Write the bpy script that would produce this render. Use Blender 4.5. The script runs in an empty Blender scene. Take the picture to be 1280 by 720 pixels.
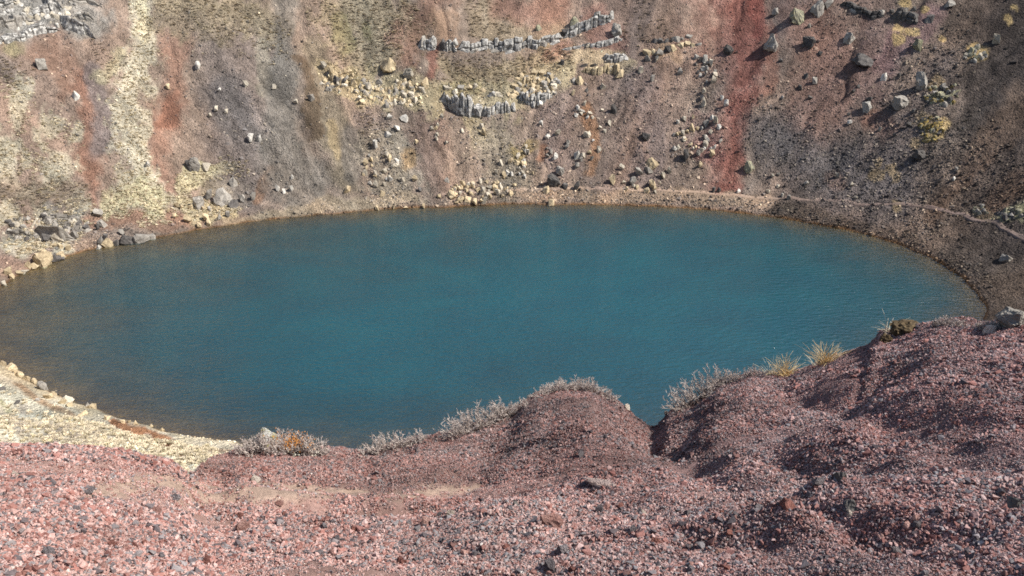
import bpy, bmesh, math, random
import numpy as np
from mathutils import Vector, Matrix, noise as mnoise

# ------------------------------------------------------------------ camera, sky, sun, exposure
TH = math.radians(24.0); F = 1004.0; HC = 48.0
scene = bpy.context.scene
cam_data = bpy.data.cameras.new('camera'); cam = bpy.data.objects.new('camera', cam_data)
scene.collection.objects.link(cam)
cam.location = (0, 0, HC); cam.rotation_euler = (math.pi/2 - TH, 0, 0)
cam_data.sensor_width = 36.0; cam_data.lens = 36.0*F/1280.0
cam_data.clip_start = 0.05; cam_data.clip_end = 12000
scene.camera = cam

SUN_EL = math.radians(48); SUN_AZ = math.radians(101)          # azimuth clockwise from +Y
SUN = np.array([math.cos(SUN_EL)*math.sin(SUN_AZ), math.cos(SUN_EL)*math.cos(SUN_AZ), math.sin(SUN_EL)])
world = bpy.data.worlds.new('World'); scene.world = world; world.use_nodes = True
wn = world.node_tree; wn.nodes.clear()
sky = wn.nodes.new('ShaderNodeTexSky'); sky.sky_type = 'NISHITA'; sky.sun_disc = False
sky.dust_density = 1.6; sky.sun_elevation = SUN_EL; sky.sun_rotation = SUN_AZ
bg = wn.nodes.new('ShaderNodeBackground'); bg.inputs['Strength'].default_value = 0.085
wo = wn.nodes.new('ShaderNodeOutputWorld')
wn.links.new(sky.outputs[0], bg.inputs[0]); wn.links.new(bg.outputs[0], wo.inputs[0])
sl = bpy.data.lights.new('sun', 'SUN'); sl.energy = 4.2; sl.angle = math.radians(0.53); sl.color = (1, 0.95, 0.88)
sun = bpy.data.objects.new('sun', sl); scene.collection.objects.link(sun)
sun.rotation_euler = Vector(SUN).to_track_quat('Z', 'Y').to_euler(); sun.location = (60, 0, 120)
vs = scene.view_settings
vs.view_transform = 'Standard'; vs.look = 'None'; vs.exposure = 0.62; vs.gamma = 1.0; vs.use_curve_mapping = False
scene.cycles.use_denoising = False; scene.cycles.filter_width = 1.65
scene.cycles.max_bounces = 6; scene.cycles.transparent_max_bounces = 8

rng = np.random.default_rng(7); random.seed(7)
COL = scene.collection

# ------------------------------------------------------------------ helpers
def h2(ix, iy, seed):
    h = (ix.astype(np.int64)*374761393 + iy.astype(np.int64)*668265263 + seed*974634777) & 0xffffffff
    h = ((h ^ (h >> 13))*1274126177) & 0xffffffff
    h = h ^ (h >> 16)
    return h.astype(np.float64)/4294967295.0
def vn(x, y, seed=0):
    x = np.asarray(x, float); y = np.asarray(y, float)
    ix = np.floor(x); iy = np.floor(y); fx = x-ix; fy = y-iy
    fx = fx*fx*(3-2*fx); fy = fy*fy*(3-2*fy)
    a = h2(ix, iy, seed); b = h2(ix+1, iy, seed); c = h2(ix, iy+1, seed); d = h2(ix+1, iy+1, seed)
    return (a*(1-fx)+b*fx)*(1-fy)+(c*(1-fx)+d*fx)*fy
def fbm(x, y, octv=4, seed=0):
    s = 0; a = 0.5; t = 0
    for i in range(octv):
        s = s+a*(vn(x, y, seed+i*17)-0.5); t += a; x = np.asarray(x)*2.03+11.3; y = np.asarray(y)*2.03+5.7; a *= 0.5
    return s/t*2
def ss(a, b, x):
    t = np.clip((x-a)/(b-a), 0, 1); return t*t*(3-2*t)
def lin(c):
    c = np.asarray(c, float)/255.0
    return np.where(c <= 0.04045, c/12.92, ((c+0.055)/1.055)**2.4)
def ray(px, py):
    u = (np.asarray(px, float)-640)/F; v = (np.asarray(py, float)-360)/F
    return np.stack([u, math.cos(TH)-v*math.sin(TH), -math.sin(TH)-v*math.cos(TH)], -1)
def project(P):
    x = P[..., 0]; y = P[..., 1]; z = P[..., 2]-HC
    dep = y*math.cos(TH)-z*math.sin(TH); up = y*math.sin(TH)+z*math.cos(TH)
    ds = np.where(dep > 0.05, dep, 0.05)
    return np.where(dep > 0.05, 640+F*x/ds, -9999), np.where(dep > 0.05, 360-F*up/ds, -9999)
def link(o, parent=None):
    COL.objects.link(o)
    if parent is not None: o.parent = parent
    return o
def tag(o, label=None, cat=None, group=None, kind=None):
    if label: o['label'] = label
    if cat: o['category'] = cat
    if group: o['group'] = group
    if kind: o['kind'] = kind
    return o
def mesh_np(name, V, Fq, mat, cols=None, smooth=False, loose=None):
    me = bpy.data.meshes.new(name)
    V = np.asarray(V, np.float32); Fq = np.asarray(Fq, np.int32); n = Fq.shape[1]
    me.vertices.add(len(V)); me.vertices.foreach_set('co', V.ravel())
    me.loops.add(Fq.size); me.loops.foreach_set('vertex_index', Fq.ravel())
    me.polygons.add(len(Fq)); me.polygons.foreach_set('loop_start', np.arange(0, Fq.size, n, dtype=np.int32))
    me.update(calc_edges=True)
    me.polygons.foreach_set('use_smooth', np.full(len(Fq), smooth))
    if cols is not None:
        at = me.attributes.new('col', 'FLOAT_COLOR', 'POINT')
        c4 = np.ones((len(V), 4), np.float32); c4[:, :3] = cols; at.data.foreach_set('color', c4.ravel())
    me.materials.append(mat)
    return me

# ------------------------------------------------------------------ materials
class NT:
    def __init__(s, name):
        s.m = bpy.data.materials.new(name); s.m.use_nodes = True; s.t = s.m.node_tree; s.t.nodes.clear()
        s.out = s.n('ShaderNodeOutputMaterial')
    def n(s, typ, **kw):
        nd = s.t.nodes.new(typ)
        for k, v in kw.items(): setattr(nd, k, v)
        return nd
    def l(s, a, b): s.t.links.new(a, b)
    def noise(s, scale, detail=4, rough=0.6, vec=None):
        nd = s.n('ShaderNodeTexNoise'); nd.inputs['Scale'].default_value = scale
        nd.inputs['Detail'].default_value = detail; nd.inputs['Roughness'].default_value = rough
        if vec is not None: s.l(vec, nd.inputs['Vector'])
        return nd
    def ramp(s, fac, stops):
        r = s.n('ShaderNodeValToRGB'); s.l(fac, r.inputs[0]); e = r.color_ramp.elements
        while len(e) < len(stops): e.new(0.5)
        for el, (p, c) in zip(e, stops):
            el.position = p; el.color = (*c, 1) if len(c) == 3 else c
        return r
    def mix(s, a, b, fac=1.0, typ='MULTIPLY'):
        m = s.n('ShaderNodeMix', data_type='RGBA', blend_type=typ)
        for v, i in ((fac, 0), (a, 6), (b, 7)):
            if hasattr(v, 'is_output'): s.l(v, m.inputs[i])
            elif i == 0: m.inputs[0].default_value = v
            else: m.inputs[i].default_value = (*v, 1)
        return m.outputs[2]
    def bsdf(s, col, rough=0.95, spec=0.15, bump=None, dist=0.1, strength=0.6):
        b = s.n('ShaderNodeBsdfPrincipled')
        if hasattr(col, 'is_output'): s.l(col, b.inputs['Base Color'])
        else: b.inputs['Base Color'].default_value = (*col, 1)
        b.inputs['Roughness'].default_value = rough; b.inputs['Specular IOR Level'].default_value = spec
        if bump is not None:
            bp = s.n('ShaderNodeBump'); bp.inputs['Distance'].default_value = dist; bp.inputs['Strength'].default_value = strength
            s.l(bump, bp.inputs['Height']); s.l(bp.outputs[0], b.inputs['Normal'])
        s.l(b.outputs[0], s.out.inputs[0]); return b
G = lambda v: (v, v, v)

def ground_material(name, s1, s2, s3, dist, lo=0.72, hi=1.28):
    t = NT(name); pos = t.n('ShaderNodeNewGeometry').outputs['Position']
    at = t.n('ShaderNodeAttribute', attribute_name='col')
    a = t.noise(s1, 5, 0.65, pos); b = t.noise(s2, 4, 0.7, pos); c = t.noise(s3, 2, 0.6, pos)
    r1 = t.ramp(a.outputs[0], [(0.3, G(lo)), (0.7, G(hi))]); r2 = t.ramp(b.outputs[0], [(0.3, G(lo)), (0.7, G(hi))])
    r3 = t.ramp(c.outputs[0], [(0.25, G(0.75)), (0.75, G(1.25))])
    col = t.mix(at.outputs['Color'], r1.outputs[0]); col = t.mix(col, r2.outputs[0]); col = t.mix(col, r3.outputs[0])
    ad = t.n('ShaderNodeMath', operation='ADD'); t.l(b.outputs[0], ad.inputs[0]); t.l(c.outputs[0], ad.inputs[1])
    t.bsdf(col, 0.95, 0.08, ad.outputs[0], dist, 0.9); return t.m
M_CRATER = ground_material('crater_soil', 0.12, 0.8, 3.2, 0.5)
M_RIM = ground_material('scoria_soil', 0.9, 28.0, 170.0, 0.012)
M_PATH = ground_material('trodden_earth', 0.3, 1.2, 4.0, 0.1, 0.85, 1.15)

def stone_material(name, c1, c2, sc=1.5, lichen=None):
    """grey/tan rock: mottled, varied per object, optional lichen patches"""
    t = NT(name); pos = t.n('ShaderNodeNewGeometry').outputs['Position']
    oi = t.n('ShaderNodeObjectInfo')
    a = t.noise(sc, 5, 0.7, pos); b = t.noise(sc*6, 3, 0.7, pos)
    base = t.ramp(a.outputs[0], [(0.32, lin(c1)), (0.68, lin(c2))]).outputs[0]
    rr = t.ramp(oi.outputs['Random'], [(0, G(0.72)), (1, G(1.25))]).outputs[0]
    col = t.mix(base, rr)
    col = t.mix(col, t.ramp(b.outputs[0], [(0.3, G(0.62)), (0.65, G(1.2))]).outputs[0])
    if lichen:
        c = t.noise(sc*1.7, 4, 0.7, pos)
        col = t.mix(col, lin(lichen), t.ramp(c.outputs[0], [(0.46, G(0)), (0.58, G(0.9))]).outputs[0], 'MIX')
    t.bsdf(col, 0.92, 0.15, b.outputs[0], 0.15, 0.7); return t.m
SM = {
 'grey': stone_material('grey_basalt', (122,117,110), (176,170,160)),
 'dark': stone_material('dark_basalt', (72,69,67), (112,108,104)),
 'pale': stone_material('pale_stone', (162,153,138), (212,202,182)),
 'white': stone_material('whitish_stone', (172,168,160), (222,217,206)),
 'tan': stone_material('tan_stone', (162,144,116), (214,196,162)),
 'ledge': stone_material('lichened_basalt', (96,94,91), (152,149,144), 0.9, (202,199,192)),
 'mustard': stone_material('mustard_lichen_rock', (100,95,86), (142,134,112), 2.4, (178,150,66)),
 'green': stone_material('greenish_lichen_rock', (112,110,100), (150,146,130), 2.2, (172,168,134)),
 'red': stone_material('red_scoria', (120,80,72), (168,118,106), 18),
 'pink': stone_material('pink_scoria', (165,120,110), (214,176,164), 18),
 'fgrey': stone_material('grey_scoria', (96,90,92), (150,142,142), 18),
 'fpale': stone_material('pale_scoria', (180,165,150), (226,214,200), 18),
 'ash': stone_material('cemented_ash', (150,132,126), (178,160,152), 6),
 'moss': stone_material('lichen_crust', (196,194,180), (228,228,220), 14, (170,160,90)),
}
def inst_material(name, rough=0.95, bscale=None, bdist=0.02):
    t = NT(name); at = t.n('ShaderNodeAttribute', attribute_name='col', attribute_type='INSTANCER')
    col = t.mix(at.outputs['Color'], t.n('ShaderNodeAttribute', attribute_name='tint').outputs['Color']); bump = None
    if bscale:
        pos = t.n('ShaderNodeNewGeometry').outputs['Position']; b = t.noise(bscale, 3, 0.7, pos)
        col = t.mix(col, t.ramp(b.outputs[0], [(0.3, G(0.65)), (0.7, G(1.3))]).outputs[0]); bump = b.outputs[0]
    t.bsdf(col, rough, 0.1, bump, bdist, 0.8); return t.m
M_GRAVEL = inst_material('scoria_gravel_stone', 0.95, 140, 0.004)
M_SCREE = inst_material('scree_stone', 0.95, 3, 0.1)
M_TUFT = inst_material('dry_grass_blades', 0.9)
M_SCRUB = inst_material('scrub_twigs', 0.95)

def twig_material(name, c1, c2, sc=30):
    t = NT(name); pos = t.n('ShaderNodeNewGeometry').outputs['Position']; a = t.noise(sc, 3, 0.7, pos)
    t.bsdf(t.ramp(a.outputs[0], [(0.3, lin(c1)), (0.7, lin(c2))]).outputs[0], 0.85, 0.2); return t.m
M_TWIG = twig_material('grey_twig', (150,136,128), (205,194,184))
M_BRANCH = twig_material('dark_branch', (84,66,60), (130,112,104))
M_BLADE = twig_material('straw_blade', (190,160,110), (226,204,160))
M_BLADE2 = twig_material('pale_blade', (200,190,165), (226,220,200))
M_OCHRE = twig_material('ochre_leaf', (150,100,52), (200,140,78), 12)
M_MOSS = twig_material('brown_moss', (62,52,40), (108,92,66), 24)
M_LICH = twig_material('cream_lichen', (185,182,160), (225,222,204), 20)

# ------------------------------------------------------------------ crater geometry
CX, CY = -3.0, 106.0
SH = [(0,357),(80,320),(200,297),(300,280),(420,268),(560,260),(700,257),(800,258),(900,264),(1000,277),(1100,297),(1180,330),(1225,370),(1237,395),
      (0,452),(60,487),(130,515),(200,537),(290,550),(440,586),(650,592),(850,562),(1050,500),(1190,430)]
_r = ray([s[0] for s in SH], [s[1] for s in SH]); _P = _r*(-HC/_r[:, 2])[:, None]
_P = np.vstack([_P[:, :2], [[-75.5, 97.0]]])
_ph = np.arctan2(_P[:, 1]-CY, _P[:, 0]-CX); _R = np.hypot(_P[:, 0]-CX, _P[:, 1]-CY)
_o = np.argsort(_ph); _ph = _ph[_o]; _R = _R[_o]
PH = np.linspace(-math.pi, math.pi, 721)
RR = np.interp(PH, np.r_[_ph-2*math.pi, _ph, _ph+2*math.pi], np.tile(_R, 3))
k = np.exp(-0.5*(np.arange(-14, 15)/5.0)**2); k /= k.sum()
RR = np.convolve(np.r_[RR[-15:-1], RR, RR[1:15]], k, 'valid')
def shoreR(phi):
    return np.interp((phi+math.pi) % (2*math.pi)-math.pi, PH, RR) + 0.5*fbm(np.cos(phi)*25, np.sin(phi)*25, 3, 91)

NEAR_RIM = 46.2
def profile(phi, d):
    """smooth crater wall height, d metres outward from the waterline"""
    s = np.sin(phi); c = np.cos(phi)
    bw = 5.0 + 6.0*ss(0.25, 0.9, -c)*ss(-0.2, 0.2, s+0.1)
    x = d-bw
    soft = 2.0*np.log1p(np.exp(np.clip(x/2.0, -30, 30)))
    slope = 0.68 - 0.06*ss(0.3, 1, -c)
    far = 0.9*(1-np.exp(-np.maximum(d, 0)/1.0)) + 0.11*np.minimum(d, bw) + slope*soft
    far = 50.0-4.0*np.log1p(np.exp(np.clip((50.0-far)/4.0, -30, 30)))
    near = 0.5*(1-np.exp(-np.maximum(d, 0)/1.0)) + 0.20*d+0.0092*d*d
    near = NEAR_RIM-2.0*np.log1p(np.exp(np.clip((NEAR_RIM-near)/2.0, -30, 30)))
    w = ss(-0.10, -0.40, s)
    up = far*(1-w)+near*w
    return np.where(d > 0, up, -16*(1-np.exp(np.minimum(d, 0)*(0.34-0.20*ss(0.62, 0.97, -c)*(0.35+0.65*ss(-0.5, -0.12, s)))/16)))
def rough(x, y, phi, d):
    arc = phi*75
    amp = ss(2, 14, d)
    z = fbm(x/16, y/16, 3, 3)*1.5*amp
    z = z + (np.abs(fbm(arc/7+fbm(x/9, y/9, 2, 8)*0.8, d/55, 3, 5))-0.3)*1.6*amp
    z = z + fbm(x/2.6, y/2.6, 4, 21)*0.32*ss(0.2, 5, d)
    z = z + fbm(x/0.7, y/0.7, 2, 31)*0.10*ss(0.0, 2, d)
    return z*ss(130, 90, d)
def crater_xyz(phi, d, detail=True):
    R = np.maximum(shoreR(phi)+d, 0.0); x = CX+R*np.cos(phi); y = CY+R*np.sin(phi)
    z = profile(phi, d)
    if detail: z = z+rough(x, y, phi, d)
    rc = np.hypot(x, y)
    z = np.where(rc < 20, np.minimum(z, NEAR_RIM-4.2*ss(19, 12, rc)), z)
    z = np.where(d > 120, np.minimum(z, 60), z)
    return np.stack([x, y, z], -1)

def inward(phi, d):
    R = shoreR(phi); return np.where(d < 0, -R*(1-np.exp(np.minimum(d, 0)/R)), d)

# column spacing follows what the photograph resolves
pf = np.linspace(-math.pi, math.pi, 4001)
pc = crater_xyz(pf, np.full_like(pf, 22.0), False); qx, qy = project(pc)
wgt = np.hypot(np.diff(qx), np.diff(qy)); mid = 0.5*(qx[1:]+qx[:-1]); midy = 0.5*(qy[1:]+qy[:-1])
vis = (mid > -220) & (mid < 1480) & (midy > -300) & (midy < 720)
wgt = np.where(vis, np.clip(wgt, 0.2, 6), 0.10)
cum = np.r_[0, np.cumsum(wgt)]; NPHI = int(cum[-1]/1.25)
phis = np.interp(np.linspace(0, cum[-1], NPHI), cum, pf)
ds = np.r_[-600, -120, -75, -50, -35, -25, -19, np.arange(-15, -0.5, 0.75), np.arange(-0.5, 6, 0.17), np.arange(6, 72, 0.25),
           np.arange(72, 110, 2.0), 120, 140, 180, 260, 420, 800, 1600, 3500]
NR = len(ds)
PHI, DD = np.meshgrid(phis, ds)
CV = crater_xyz(PHI, inward(PHI, DD))
CPX, CPY = project(CV)
# smooth irradiance estimate, to turn picture tones into surface reflectance
e = 0.6
A0 = crater_xyz(PHI, DD, False); A1 = crater_xyz(PHI, DD+e, False); A2 = crater_xyz(PHI+0.008, DD, False)
nn = np.cross(A2-A0, A1-A0); nn /= np.linalg.norm(nn, axis=-1, keepdims=True)+1e-9
nn *= np.sign(nn[..., 2:3]+1e-9)
IRR = 0.45+0.85*np.maximum(0.05, (nn*SUN).sum(-1))

# ------------------------------------------------------------------ painted ground colours (reflectance map, indexed through pixel -> ground)
CW, CH = 1400, 640                                   # canvas offset by 60 px so that the margins are covered
gx, gy = np.meshgrid(np.arange(CW)-60.0, np.arange(CH)-40.0)
WX = gx+fbm(gx/34, gy/50, 4, 101)*13+fbm(gx/6, gy/6, 2, 108)*3; WY = gy+fbm(gx/34, gy/50, 4, 202)*13
NZ = fbm(gx/11, gy/14, 4, 303)
def sdist(pts, w):
    """distance to a poly-line divided by the local half width"""
    best = np.full(gx.shape, 9.0)
    pts = [tuple(p) for p in pts]
    ws = w if isinstance(w, (list, tuple)) else [w]*len(pts)
    if len(pts) == 1:
        return np.hypot(WX-pts[0][0], WY-pts[0][1])/ws[0]
    for (a, b, wa, wb) in zip(pts[:-1], pts[1:], ws[:-1], ws[1:]):
        m = max(wa, wb)*1.6+26
        x0 = int(max(0, min(a[0], b[0])-m+60)); x1 = int(min(CW, max(a[0], b[0])+m+60))
        y0 = int(max(0, min(a[1], b[1])-m+40)); y1 = int(min(CH, max(a[1], b[1])+m+40))
        if x1 <= x0 or y1 <= y0: continue
        X = WX[y0:y1, x0:x1]; Y = WY[y0:y1, x0:x1]
        dx, dy = b[0]-a[0], b[1]-a[1]; L2 = dx*dx+dy*dy+1e-6
        t = np.clip(((X-a[0])*dx+(Y-a[1])*dy)/L2, 0, 1)
        dd = np.hypot(X-a[0]-t*dx, Y-a[1]-t*dy)/(wa+(wb-wa)*t)
        best[y0:y1, x0:x1] = np.minimum(best[y0:y1, x0:x1], dd)
    return best
def mask(pts, w, broken=0.35, soft=0.45):
    return ss(1.0+soft*0.5, 1.0-soft, sdist(pts, w)+NZ*broken)
canvas = np.zeros((CH, CW, 3))
canvas[:] = lin((150,130,116))
def paint(pts, w, rgb, alpha=0.85, broken=0.4, soft=0.5):
    global canvas
    a = (mask(pts, w, broken, soft)*alpha)[..., None]
    canvas = canvas*(1-a)+lin(rgb)*a
# broad tones
paint([(0,60),(40,200)], 170, (163,138,124), 1, 0.2, 1); paint([(1020,0),(1050,240)], [100,130], (106,91,87), 1, 0.2, 1)
paint([(800,0),(790,220)], 85, (132,111,103), 1, 0.3, 1); paint([(1260,0),(1260,360)], 140, (70,62,60), 1, 0.2, 1)  # far right: dark scree, painted darker still for the dimness of grazing sun
paint([(300,60),(300,220)], 60, (146,128,120), .9)
# left wall
paint([(0,15),(70,12),(112,22)], [45,36,26], (158,157,155), 0.95, 0.5); paint([(60,60),(85,85),(100,110)], 30, (168,126,104), 0.7, 0.8, 0.8)
paint([(105,95),(112,170),(118,225),(116,245)], [14,20,22,18], (158,108,86), 0.7, 0.8, 0.8); paint([(118,90),(128,140),(128,185)], 15, (132,120,120), 0.8)
paint([(225,40),(212,110),(196,180),(204,262)], [20,24,18,18], (166,122,102), 0.7, 0.8, 0.8); paint([(212,125),(208,150)], 12, (150,94,70), 0.6)
paint([(182,-40),(182,40),(168,100),(160,150),(165,200),(180,252)], [16,18,26,24,24,32], (210,202,178), 0.9, 0.9, 0.4)
paint([(182,-40),(180,45)], 10, (226,212,172), 0.9, 0.3)
paint([(150,60),(130,95)], 9, (190,180,140), 0.6, 0.8); paint([(10,60)], 16, (150,145,95), 0.6); paint([(4,80),(14,100)], 14, (130,120,115), 0.6)
for (x, y, r_) in [(25,115,18),(20,140,14),(62,155,18),(92,168,12),(12,200,26),(5,185,20),(72,205,24),(62,222,20),(35,240,14),(100,245,10),(10,270,16),(60,275,24),(105,262,12),(30,300,30),(75,310,16)]:
    paint([(x, y)], r_, (202,194,170), 0.8, 1.0, 0.4)
paint([(0,232),(60,240),(100,240)], 20, (150,134,116), 0.7, 0.6); paint([(70,262),(100,280),(60,290),(20,285)], 13, (140,138,134), 0.7, 0.8)
paint([(0,325),(40,330)], 12, (168,130,112), 0.8); paint([(110,280),(160,276),(230,272),(290,266)], [10,14,10,6], (172,130,106), 0.9)
paint([(145,252)], 18, (205,195,150), 0.8, 0.8, 0.3); paint([(184,248)], 22, (210,202,158), 0.9, 0.8, 0.3)
paint([(225,232),(240,222),(262,216),(290,210)], [8,14,12,6], (208,198,156), 0.9, 0.7, 0.3); paint([(228,250),(245,262),(290,268)], [10,14,8], (200,188,146), 0.85, 0.7)
paint([(262,236),(300,240)], 14, (160,145,120), 0.7); paint([(290,130),(310,190),(305,225)], 32, (134,125,124), 0.7)
paint([(215,15),(300,25),(335,30)], 32, (168,150,120), 0.8, 0.8); paint([(210,25),(290,45)], 14, (140,122,106), 0.5, 0.9)
paint([(330,60),(328,110)], 10, (170,160,140), 0.6, 0.9); paint([(335,215),(322,245)], 9, (150,110,80), 0.7)
# middle wall
paint([(356,-20),(358,60),(350,120),(350,200),(380,238)], [18,18,24,34,40], (134,127,120), 0.9, 0.3); paint([(395,60),(410,140),(430,215)], [22,26,26], (148,134,112), 0.8)
paint([(374,70),(388,125),(396,165)], [6,9,12], (116,94,72), 0.75, 0.7); paint([(412,160),(420,200)], 7, (185,160,115), 0.7); paint([(440,170),(445,220)], 14, (128,121,116), 0.7)
paint([(440,15),(500,30),(450,65)], [40,36,30], (166,150,122), 0.85, 0.8); paint([(425,25),(432,60)], 9, (128,124,76), 0.55, 0.8); paint([(455,35),(460,45)], 7, (120,116,70), 0.5, 0.8)
paint([(552,-10),(528,25),(518,48),(512,78)], [20,20,18,14], (160,118,98), 0.8, 0.6, 0.8); paint([(505,30),(498,45)], 12, (162,116,100), 0.6); paint([(555,20),(560,45)], 14, (180,140,110), 0.7)
paint([(546,62),(540,95),(530,118)], [7,8,8], (158,106,90), 0.85); paint([(530,120),(535,160),(545,220)], [10,34,30], (146,118,106), 0.8, 0.7, 0.9)
paint([(600,10),(620,40),(700,40)], [26,22,14], (156,138,112), 0.8, 0.8); paint([(620,5),(650,15),(700,10)], [16,20,22], (158,116,100), 0.8, 0.6, 0.8); paint([(745,25),(760,60)], 22, (150,112,102), 0.8)
paint([(565,85),(640,82),(700,70)], [20,22,16], (154,136,106), 0.85, 0.8); paint([(575,72),(620,70)], 12, (142,124,118), 0.6, 0.8)
paint([(405,85),(440,105),(500,112),(545,130)], [14,26,24,14], (186,168,130), 0.9, 0.8, 0.3); paint([(445,92),(470,118)], 10, (130,124,84), 0.5, 0.9); paint([(480,145),(455,150)], 14, (142,126,120), 0.7)
paint([(560,115),(620,120),(680,110),(700,85)], [18,26,24,18], (182,166,130), 0.9, 0.8, 0.3); paint([(560,110),(600,105)], 9, (140,130,84), 0.5, 0.9)
paint([(590,150),(610,175)], 14, (194,178,132), 0.6, 0.9); paint([(480,180),(500,220)], [28,32], (158,148,132), 0.8, 0.8); paint([(510,190),(512,205)], 10, (165,130,84), 0.8); paint([(620,180),(640,225)], 30, (152,138,120), 0.8, 0.8)
paint([(648,190),(665,185)], 10, (176,152,88), 0.8, 0.7); paint([(690,130),(700,200)], 30, (134,116,112), 0.8); paint([(735,140),(742,172),(736,212)], [8,8,10], (158,114,80), 0.85); paint([(803,175),(804,200)], 5, (154,110,78), 0.8); paint([(680,195),(678,205)], 7, (150,104,76), 0.7)
paint([(715,70),(765,75),(790,80)], [10,16,8], (182,162,128), 0.8, 0.7, 0.3); paint([(690,65),(700,60)], 14, (150,104,90), 0.6); paint([(800,95),(815,150),(805,215)], 20, (126,111,110), 0.7)
paint([(830,10),(820,60)], 26, (140,116,102), 0.7, 0.6); paint([(850,70),(830,62)], 12, (165,140,110), 0.5, 0.8)
# red scree streak and the dark side
paint([(905,-30),(912,40),(912,110),(905,200),(905,245)], [60,52,38,28,20], (148,106,96), 0.8, 0.5, 1.0)
paint([(925,-30),(930,45),(930,110),(920,180),(910,240)], [36,32,22,17,15], (136,80,70), 0.85, 0.5, 0.8); paint([(945,-10),(946,40)], 13, (144,72,62), 0.6)
paint([(872,150),(890,195)], 18, (148,100,96), 0.7, 0.7); paint([(885,110),(870,160)], 16, (160,140,128), 0.5, 0.9)
paint([(1000,30),(1040,70),(1030,120),(1010,160)], [40,48,44,30], (134,102,92), 0.85, 0.4, 0.8); paint([(962,40),(958,110)], 12, (150,100,84), 0.6)
paint([(1100,40),(1090,110)], 26, (118,92,90), 0.6); paint([(1165,15),(1110,75)], 20, (120,90,94), 0.7); paint([(1110,5),(1060,8)], 10, (140,112,104), 0.5)
paint([(960,170),(1040,215),(1110,220)], [36,46,40], (98,93,96), 0.85, 0.3, 0.8); paint([(1040,225)], 14, (128,98,86), .5)
for (x, y, r_) in [(1137,4,11),(1130,38,9),(1142,40,7),(1127,50,8),(1160,5,6),(1178,46,5),(1216,66,14),(1175,102,9),(1163,158,18),(1142,180,8),(1102,200,7),(1093,216,10),(1114,218,10),(1113,253,9),(1268,12,6),(1260,24,5)]:
    paint([(x, y)], r_*0.95, (178,150,92), 0.85, 0.8, 0.3)
paint([(1225,262),(1240,270)], 10, (150,146,110), 0.7, 0.7); paint([(1258,268),(1278,262)], 12, (150,146,106), 0.7, 0.7)
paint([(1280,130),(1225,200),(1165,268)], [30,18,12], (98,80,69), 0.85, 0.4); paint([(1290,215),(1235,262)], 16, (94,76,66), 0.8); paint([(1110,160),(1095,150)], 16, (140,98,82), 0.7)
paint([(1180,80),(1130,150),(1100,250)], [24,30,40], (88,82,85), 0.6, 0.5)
# benches above the waterline
paint([(960,262),(1060,284),(1140,314),(1200,352)], [9,15,22,28], (96,82,74), 0.9, 0.3); paint([(0,345),(60,322)], 9, (176,140,118), 0.7)
paint([(290,280),(360,266),(430,258),(520,252)], [9,12,10,8], (170,152,128), 0.95, 0.3); paint([(640,246),(760,245),(880,248),(960,256)], [8,11,10,9], (164,138,116), 0.95, 0.3)
paint([(1180,380),(1290,350)], 30, (88,76,68), 0.7)
# grassy slope on the near side
nearm = mask([(-60,500),(60,520),(180,560),(300,575)], [70,55,40,35], 0.1)[..., None]
canvas = canvas*(1-nearm)+lin((202,191,168))*nearm
paint([(-40,440),(30,468),(100,502),(200,535),(300,552)], [14,12,11,9,9], (212,194,158), 0.9, 0.3)
paint([(-10,490),(40,505),(80,515)], 14, (222,218,196), 0.8, 0.7, 0.3); paint([(20,478),(55,500),(88,515)], 4, (178,138,98), 0.8, 0.6)
paint([(135,532),(165,540),(220,563)], [3,10,7], (170,112,68), 0.95, 0.5); paint([(220,561),(290,565)], 2, (150,118,92), 0.7)
for (a, b) in [((0,540),(30,552)),((95,552),(130,545)),((140,556),(200,570)),((205,575),(245,582)),((60,560),(110,560)),((10,515),(60,528))]:
    paint([a, b], 5, (230,226,204), 0.9, 0.6, 0.3)
for (x, y, r_) in [(105,547,12),(135,549,8),(20,528,14),(70,540,16),(30,512,8),(180,556,10)]:
    paint([(x, y)], r_, (168,156,148), 0.6, 0.8, 0.4)
paint([(0,508),(12,515)], 4, (150,150,90), 0.8)
# small mottling
canvas *= (1+0.22*NZ+0.16*fbm(gx/4, gy/4, 3, 404))[..., None]
lum_ = (canvas*np.array([.25, .6, .15])).sum(-1, keepdims=True); canvas = np.clip((lum_+(canvas-lum_)*0.74)*np.array([1.01, 0.985, 0.915]), 0.01, 0.95)

def sample(img, px, py):
    x = np.clip(px+60, 0, CW-1.01); y = np.clip(py+40, 0, CH-1.01)
    ix = x.astype(int); iy = y.astype(int); fx = (x-ix); fy = (y-iy)
    if img.ndim == 3: fx = fx[..., None]; fy = fy[..., None]
    return (img[iy, ix]*(1-fx)+img[iy, ix+1]*fx)*(1-fy)+(img[iy+1, ix]*(1-fx)+img[iy+1, ix+1]*fx)*fy
ALB = 0.9
colr = sample(canvas, CPX, CPY)/IRR[..., None]*ALB
ARC = PHI*75
streak = fbm(ARC/1.1+fbm(CV[..., 0]/5, CV[..., 1]/5, 2, 311)*1.5, DD/14, 4, 312); broad = fbm(ARC/6, DD/40, 3, 313)
colr = colr*(1+0.34*streak+0.22*broad)[..., None]*(1+np.stack([0.10*broad, 0*broad, -0.08*broad], -1))
inside = (CPX > -400) & (CPX < 1700) & (CPY > -40) & (CPY < 600) & (DD < 75)
other = lin((150,132,116))*(1+0.35*fbm(CV[..., 0]/9, CV[..., 1]/9, 4, 77))[..., None]*0.75
colr = np.where(inside[..., None], colr, other)
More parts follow.
